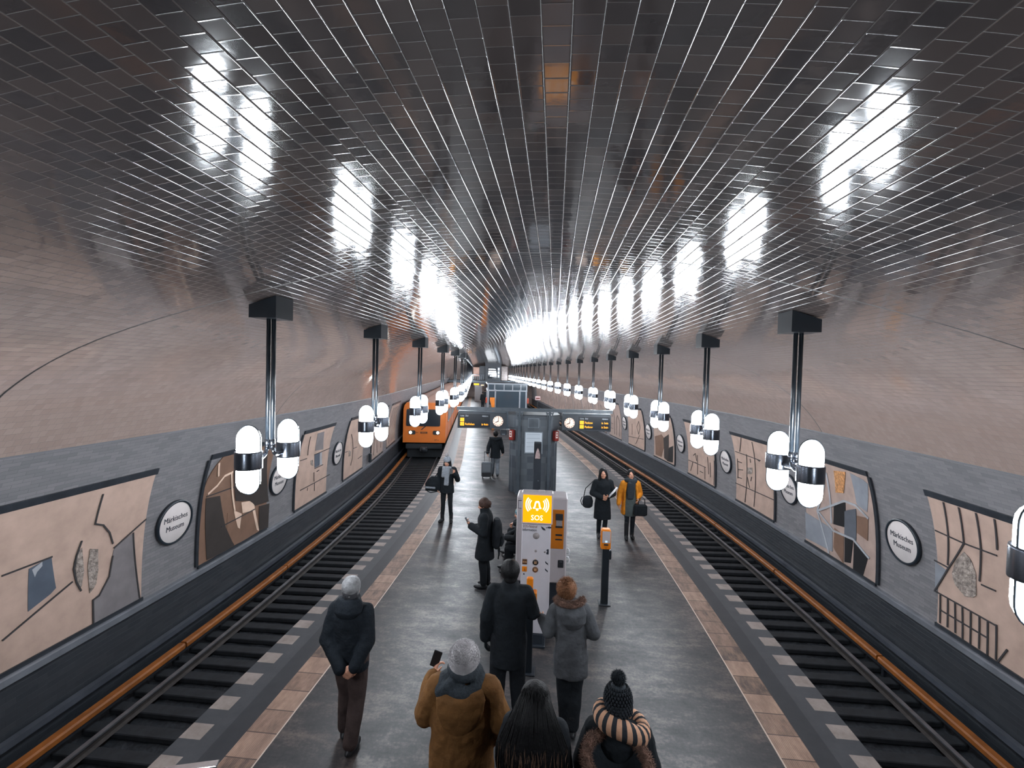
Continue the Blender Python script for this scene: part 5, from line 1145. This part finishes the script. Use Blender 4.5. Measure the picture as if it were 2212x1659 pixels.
q = thing('backpack', 'dark backpack hanging behind the person with the bun', 'backpack', T(8.43, -.96 + .215, .002), heading(8.43) + PI/2)
mb = MB(); loft(mb, [(.74, 0, .0, .11, .05), (.80, 0, .0, .14, .085), (1.0, 0, -.0, .15, .10), (1.18, 0, 0, .14, .085), (1.27, 0, .01, .09, .05)]); melt(mb, 'bag_body', C_DARK, q, .011, 3, .015); mb = MB(); loft(mb, [(.79, 0, -.085, .09, .03), (.86, 0, -.10, .10, .04), (.98, 0, -.10, .09, .03)]); melt(mb, 'pocket', C_DARK, q, .011, 3)
for sx in (-.06, .06): MB().tube([(sx, -.03, .76), (sx*1.3, -.05, .66), (sx*1.2, -.04, .56)], .012, 6).build('strap', C_BLACK, q)

# ---- J: pale bobble hat, grey scarf, big shoulder bag
r = figure('person in pale bobble hat and long grey scarf near the left platform edge', 12.05, -2.33, PI - .12, 1.70)
P = pose(kl=V(-.10, .02, .49), al=V(-.12, -.02, .085), tl=V(-.16, .12, .035), kr=V(.09, .03, .49), ar=V(.11, .0, .085), tr=V(.15, .14, .035), el=V(-.29, .02, 1.14), er=V(.22, -.03, 1.14), wl=V(-.24, .20, 1.32), wr=V(.24, .03, .90), dl=V(.25, .45, .8), nl=V(.5, -.5, .2), nod=-.22, yaw=-.1, head=V(0, .03, 1.585), face=True, curl=.8)
H = body(P, r, .007)
trousers(P, r, C_TROUSER, (.086, .060, .046)); shoes(P, r, boot=.12, name='boot')
coat(P, r, C_BLACK, torso_rings(.78, .195, .15, .17, .13, .19, .135), 'coat', (.082, .072, .06), .02)
def lh(mb, H):
    for sx in (-1, 1): chain(mb, (H @ V(.07*sx, -.02, .0), .034), (H @ V(.082*sx, .0, -.09), .036), (V(.085*sx, .06, 1.36), .03))
hair_cap(H, r, H_DARK, extra=lh)
mb = MB(); R3 = H.to_3x3().to_4x4(); mb.ball(H @ V(0, -.012, .062), (.096, .105, .098), 18, 12, R3); mb2 = MB(); loft(mb2, [(.03, 0, -.008, .098, .107), (.075, 0, -.01, .102, .112)]); mb.add([H @ Vector(p) for p in mb2.v], mb2.f); o = melt(mb, 'hat', C_SCARFG, r, .010, 2)
pc = H @ V(.01, -.03, .185); mb = MB().ball(pc, .035, 12, 8); fur(mb, ell_pts(pc, (.034,)*3, 400, rnd), .018, .003, rnd); mb.build('pompom', F_WHITE, o)
mb = MB()
for k in range(16): a = 2*PI*k/16; b = 2*PI*(k + 1)/16; f = lambda a: V(.092*math.cos(a), .092*math.sin(a) + .01, 1.435 + .01*math.sin(a)); cap(mb, f(a), .045, f(b), .045)
for z0, z1, y in ((1.44, 1.02, .155),): 
    for xx in (-.055, -.02, .01): cap(mb, V(xx - .02, .125, z0), .032, V(xx, y, z1), .034)
cap(mb, V(.06, .12, 1.44), .045, V(.075, .15, 1.24), .045); melt(mb, 'scarf', C_SCARFG, r, .010, 2, .01)
q = thing('shoulder_bag', 'big dark shoulder bag of the person in the pale bobble hat', 'bag', T(12.05, -2.33 - .36, .002), heading(12) + PI - .1)
mb = MB(); loft(mb, [(.80, 0, 0, .16, .05), (.84, 0, 0, .21, .085), (.98, .0, 0, .215, .09), (1.10, -.02, 0, .17, .07), (1.18, -.05, 0, .10, .04)]); melt(mb, 'bag_body', C_BLACK, q, .011, 3, .015); MB().box(.05, .085, .90, .26, .02, .05, bev=.008).build('pale_panel', C_SCARFG, q)
MB().tube([(-.05, 0, 1.17), (-.13, 0, 1.30), (-.22, 0, 1.42)], .012, 6).tube([(.16, 0, .9), (.20, .03, .82), (.05, .05, .76), (-.12, .03, .80)], .012, 6).build('strap', C_BLACK, q)
rr = Matrix.Rotation(heading(12.05) + PI - .12, 3, 'Z'); q = thing('phone', 'dark phone held by the person in the pale bobble hat', 'phone', T(12.05, -2.33) + rr @ (V(-.185, .27, 1.40)*(1.70/1.72)), heading(12) + PI); q.rotation_euler.x = .5; MB().box(0, 0, 0, .07, .010, .14, bev=.004).build('case', M_PHONE, q)

# ---- K: walking away with a suitcase
r = figure('person walking away pulling a suitcase, in a dark coat with a wide hood', 17.62, -1.27, .0, 1.69)
P = pose(kl=V(-.085, .10, .50), al=V(-.09, .04, .085), tl=V(-.10, .2, .035), kr=V(.09, .04, .49), ar=V(.10, -.16, .11), tr=V(.11, -.02, .04), el=V(-.26, -.10, 1.13), wl=V(-.29, -.22, .92), dl=V(0, -.2, -1), er=V(.25, .0, 1.13), wr=V(.29, .10, .90))
H = body(P, r, .009); trousers(P, r, C_JEANS, (.105, .082, .072)); shoes(P, r)
coat(P, r, C_BLACK, torso_rings(.70, .205, .155, .185, .145, .21, .145), 'coat', (.088, .078, .065), .02)
mb = MB(); loft(mb, [(1.34, 0, -.11, .09, .04), (1.42, 0, -.10, .18, .07), (1.475, 0, -.07, .255, .075), (1.505, 0, -.06, .245, .05)]); melt(mb, 'hood', C_BLACK, r, .011, 3); hair_cap(H, r, H_DARK)
q = thing('suitcase', 'grey wheeled suitcase pulled by the person walking away', 'suitcase', T(17.25, -1.575, .002), heading(17.2))
b = MB().box(0, 0, .33, .37, .22, .54, bev=.035).build('shell', mat('suitcase_grey', srgb(92, 98, 104), .4, noise=(8, .15)), q); MB().box(0, -.115, .40, .30, .012, .28, bev=.004).build('front_panel', mat('suitcase_panel', srgb(112, 118, 124), .4), q); MB().box(0, -.114, .16, .33, .014, .13, bev=.004).build('front_pocket', M_DARKPL, q)
for sx in (-1, 1): MB().tube([(.09*sx, .06, .58), (.09*sx, .10, .95)], .008, 6).build('pull_rod', M_CHROME, q); MB().lathe([(.03, -.012), (.03, .012)], 14, (.14*sx, -.06, .032), Matrix.Rotation(PI/2, 4, 'Y')).build('wheel', M_DARKPL, q); MB().lathe([(.03, -.012), (.03, .012)], 14, (.14*sx, .07, .032), Matrix.Rotation(PI/2, 4, 'Y')).build('wheel', M_DARKPL, q)
MB().tube([(-.105, .10, .95), (.105, .10, .95)], .014, 8).build('pull_handle', M_DARKPL, q)

# ---- L: black coat, long dark hair, facing the camera
r = figure('long-haired person in a long black coat walking towards the camera, hands in front', 11.25, 1.55, PI + .02, 1.67)
P = pose(kl=V(-.07, .06, .49), al=V(-.06, .02, .085), tl=V(-.07, .18, .035), kr=V(.07, .0, .49), ar=V(.06, -.12, .10), tr=V(.07, .04, .035), el=V(-.26, .0, 1.12), er=V(.26, .0, 1.12), wl=V(-.11, .20, 1.10), wr=V(.07, .21, 1.07), dl=V(.7, .4, -.1), nl=V(0, -.6, .5), dr=V(-.7, .3, -.3), nr=V(0, -.7, .2), face=True, curl=.8, yaw=.05, head=V(.01, .02, 1.60))
H = body(P, r, .007); trousers(P, r, C_TROUSER, (.088, .062, .046)); shoes(P, r, boot=.2, name='boot')
coat(P, r, C_BLACK, torso_rings(.50, .215, .165, .17, .135, .195, .135), 'coat', (.085, .075, .06), .02, extra=lambda mb: loft(mb, [(1.42, 0, -.0, .10, .095), (1.50, 0, .005, .072, .078)]))
def longh(mb, H):
    for sx in (-1, 1): chain(mb, (H @ V(.062*sx, -.01, .055), .036), (H @ V(.083*sx, .005, -.01), .032), (H @ V(.088*sx, .0, -.09), .038), (V(.10*sx, .03, 1.38), .04), (V(.105*sx, .07, 1.26), .03))
    mb.ball(H @ V(0, -.06, -.08), (.09, .055, .10), 14, 10)
hair_cap(H, r, H_DARK, (.09, .10, .103), (0, -.026, .038), extra=longh)
rr = Matrix.Rotation(heading(11.25) + PI + .02, 3, 'Z'); k_ = 1.67/1.72
q = thing('handbag', 'dark round handbag at the side of the person in the long black coat', 'bag', T(11.25, 1.55) + rr @ V(.36, .02, .002), heading(11.2) + PI); mb = MB(); loft(mb, [(.74, 0, 0, .07, .05), (.78, 0, 0, .12, .07), (.90, 0, 0, .13, .075), (1.0, 0, 0, .10, .06), (1.03, 0, 0, .05, .03)]); melt(mb, 'bag_body', C_DARK, q, .010, 3); MB().tube([(.10, 0, .98), (.06, 0, 1.2), (-.13, .02, 1.40)], .010, 6).tube([(.13, 0, .80), (.17, 0, .9), (.13, 0, 1.0)], .01, 6).build('strap', C_BLACK, q)
q = thing('paper_roll', 'white rolled papers under the arm of the person in the long black coat', 'papers', T(11.25, 1.55) + rr @ (V(-.20, .235, 1.19)*k_), heading(11.2) + PI); MB().tube([(.10, .0, -.09), (-.10, -.02, .14)], .02, 12).tube([(.09, .01, -.09), (-.05, .0, .07)], .016, 12).build('sheets', mat('paper_white', srgb(222, 222, 224), .6), q)

# ---- M: ochre jacket, dark scarf, facing the camera
r = figure('person in an open ochre coat and wide dark scarf walking towards the camera', 11.34, 2.22, PI - .02, 1.65)
P = pose(kl=V(-.075, .03, .49), al=V(-.08, -.04, .085), tl=V(-.09, .11, .035), kr=V(.075, .05, .49), ar=V(.08, .05, .085), tr=V(.09, .20, .035), el=V(-.25, -.02, 1.13), er=V(.26, -.02, 1.13), wl=V(-.17, .17, 1.05), wr=V(.29, .05, .88), dl=V(.2, .7, -.5), nl=V(.6, -.3, 0), face=True, nod=.12, head=V(0, .015, 1.60))
H = body(P, r, .007); trousers(P, r, C_TROUSER, (.084, .060, .045), name='leggings'); shoes(P, r, boot=.3, name='boot')
mb = MB(); loft(mb, [(.58, 0, .0, .18, .135), (.75, 0, 0, .19, .145), (.93, 0, 0, .198, .145), (1.03, 0, 0, .17, .135), (1.10, 0, 0, .14, .115), (1.25, 0, 0, .155, .115), (1.38, 0, 0, .12, .10)]); melt(mb, 'dress', C_OLIVE, r, .012, 4, .012)
mb = MB()
for sx in (-1, 1):      # open coat: two side panels, back, sleeves
    loft(mb, [(.62, .165*sx, -.01, .055, .14), (.80, .16*sx, -.01, .05, .135), (1.0, .155*sx, -.01, .045, .13), (1.2, .15*sx, -.01, .05, .125), (1.36, .13*sx, -.01, .06, .11), (1.42, .10*sx, -.01, .05, .09)])
loft(mb, [(.62, 0, -.11, .19, .05), (.90, 0, -.10, .185, .05), (1.15, 0, -.085, .17, .05), (1.36, 0, -.07, .17, .06), (1.43, 0, -.04, .12, .06)])
for s_, e, w_ in (('sl', 'el', 'wl'), ('sr', 'er', 'wr')): chain(mb, (P[s_] + V(0, 0, -.015), .078), (P[e], .07), (P[w_], .056))
melt(mb, 'coat', C_YELLOW, r, .011, 4, .015)
mb = MB()
for k in range(18): a = 2*PI*k/18; b = 2*PI*(k + 1)/18; f = lambda a: V(.105*math.cos(a), .10*math.sin(a) + .005, 1.465 + .012*math.sin(2*a)); cap(mb, f(a), .058, f(b), .058)
for xx in (-.05, -.02, .01, .04): cap(mb, V(xx*1.2, .125, 1.42), .04, V(xx + .03, .145, 1.05), .036)
cap(mb, V(.05, .13, 1.40), .05, V(.08, .13, 1.18), .045); melt(mb, 'scarf', C_SCARFD, r, .010, 2, .012)
hair_cap(H, r, H_DARK, (.086, .098, .102), (0, -.022, .036))
rr = Matrix.Rotation(heading(11.34) + PI - .02, 3, 'Z')
q = thing('handbag', 'black square handbag carried by the person in the ochre coat', 'bag', T(11.34, 2.22) + rr @ V(-.20, .24, .002), heading(11.3) + PI); MB().box(0, 0, .76, .30, .11, .27, bev=.03).build('bag_body', C_BLACK, q); MB().tube([(-.10, 0, .88), (-.09, 0, 1.02), (-.03, -.02, 1.07), (.04, 0, 1.02), (.06, 0, .88)], .011, 6).build('handle', M_BLACK, q)

# ---- two people sitting on the bench
def seated(label, s, o, h, coatm, lean, headm=None, scarf=None):
    r = figure(label, s, o, PI/2, h)
    P = pose(hl=V(-.09, 0, .52), hr=V(.09, 0, .52), kl=V(-.11, .42, .50), kr=V(.11, .42, .50), al=V(-.11, .40, .085), ar=V(.12, .46, .085), tl=V(-.12, .56, .035), tr=V(.13, .62, .035), sl=V(-.175, lean, 1.0), sr=V(.175, lean, 1.0), el=V(-.23, lean + .10, .76), er=V(.23, lean + .10, .76), wl=V(-.06, lean + .33, .72), wr=V(.07, lean + .33, .70), dl=V(.6, .6, -.2), dr=V(-.6, .6, -.2), nl=V(0, -.3, -1), nr=V(0, -.3, -1), head=V(0, lean + .05, 1.20), nod=-.25, curl=.9, face=True)
    H = body(P, r, .008); mb = MB(); cap(mb, P['hl'], .12, P['hr'], .12)
    for h_, k, a in (('hl', 'kl', 'al'), ('hr', 'kr', 'ar')): chain(mb, (P[h_], .10), (P[k], .08), (P[a], .062))
    melt(mb, 'trousers', C_TROUSER, r, .012, 4, .012); shoes(P, r)
    mb = MB(); cap(mb, V(-.05, .0, .52), .15, V(-.06, lean*.6, .85), .14); cap(mb, V(.05, .0, .52), .15, V(.06, lean*.6, .85), .14); cap(mb, V(-.07, lean*.6, .85), .135, V(-.09, lean, .99), .11); cap(mb, V(.07, lean*.6, .85), .135, V(.09, lean, .99), .11); cap(mb, V(0, lean, 1.0), .10, V(0, lean + .02, 1.09), .075)
    for s_, e, w_ in (('sl', 'el', 'wl'), ('sr', 'er', 'wr')): chain(mb, (P[s_], .085), (P[e], .075), (P[w_] - V(0, .03, 0), .06))
    melt(mb, 'coat', coatm, r, .012, 4, .02); return r, P, H
r, P, H = seated('dark-haired person sitting on the bench, head just above the ticket machine', 9.95, -.16, 1.72, C_BLACK, .02); hair_cap(H, r, H_DARK, (.095, .108, .108))
r, P, H = seated('person in dark coat and teal patterned headscarf sitting bent forward on the bench', 9.15, -.17, 1.66, C_DARK, .16)
mb = MB(); R3 = H.to_3x3().to_4x4(); mb.ball(H @ V(0, -.02, .03), (.092, .108, .105), 18, 12, R3)
for sx in (-1, 1): cap(mb, H @ V(.07*sx, .01, .02), .035, H @ V(.06*sx, .02, -.09), .04)
mb.ball(H @ V(0, -.05, -.07), (.09, .07, .09), 14, 10, R3); m = bpy.data.materials.new('teal_headscarf'); t = NT(m); t.put(t.bsdf.inputs['Base Color'], t.ramp(t.noise(t.coord(), 11, 3), [(.40, srgb(60, 96, 108)), (.52, srgb(120, 160, 168)), (.6, srgb(190, 150, 128))])); t.bsdf.inputs['Roughness'].default_value = .8; melt(mb, 'headscarf', m, r, .010, 3)

# ---- dark figures far down the platform
for lb, s, o, rz, c in (('dark figure standing left of the glazed shelter far down the platform', 49.0, -1.35, .3, C_BLACK), ('dark figure walking beyond the glazed shelter under the mezzanine', 55.0, -1.0, 0, C_DARK)):
    r = figure(lb, s, o, rz, 1.75); P = pose(kl=V(-.08, .06, .5)); H = body(P, r, .014); trousers(P, r, C_TROUSER, voxel=.016); shoes(P, r); coat(P, r, c, torso_rings(.66, .2, .15), 'coat', voxel=.016); hair_cap(H, r, H_DARK)

# ---- flat steel handrail end at the bottom left
r = thing('stair_handrail', 'flat bright steel handrail end at the bottom left corner of the picture', 'handrail', T(3.12, -2.14, 0), .0)
d = math.radians(197); 
ex, ey = math.cos(d), math.sin(d)
MB().box(.55*ex, .55*ey, 1.06, 1.1, .062, .022, Matrix.Rotation(d, 4, 'Z'), bev=.004).build('rail_bar', mat('bright_steel', srgb(200, 196, 198), .22, metal=.9, noise=(6, .15)), r)
for k in (.04, .95): MB().box(k*ex, k*ey, .53, .05, .05, 1.05, Matrix.Rotation(d, 4, 'Z')).box(k*ex, k*ey, .006, .12, .12, .012, Matrix.Rotation(d, 4, 'Z')).build('post', M_STEEL_D, r)
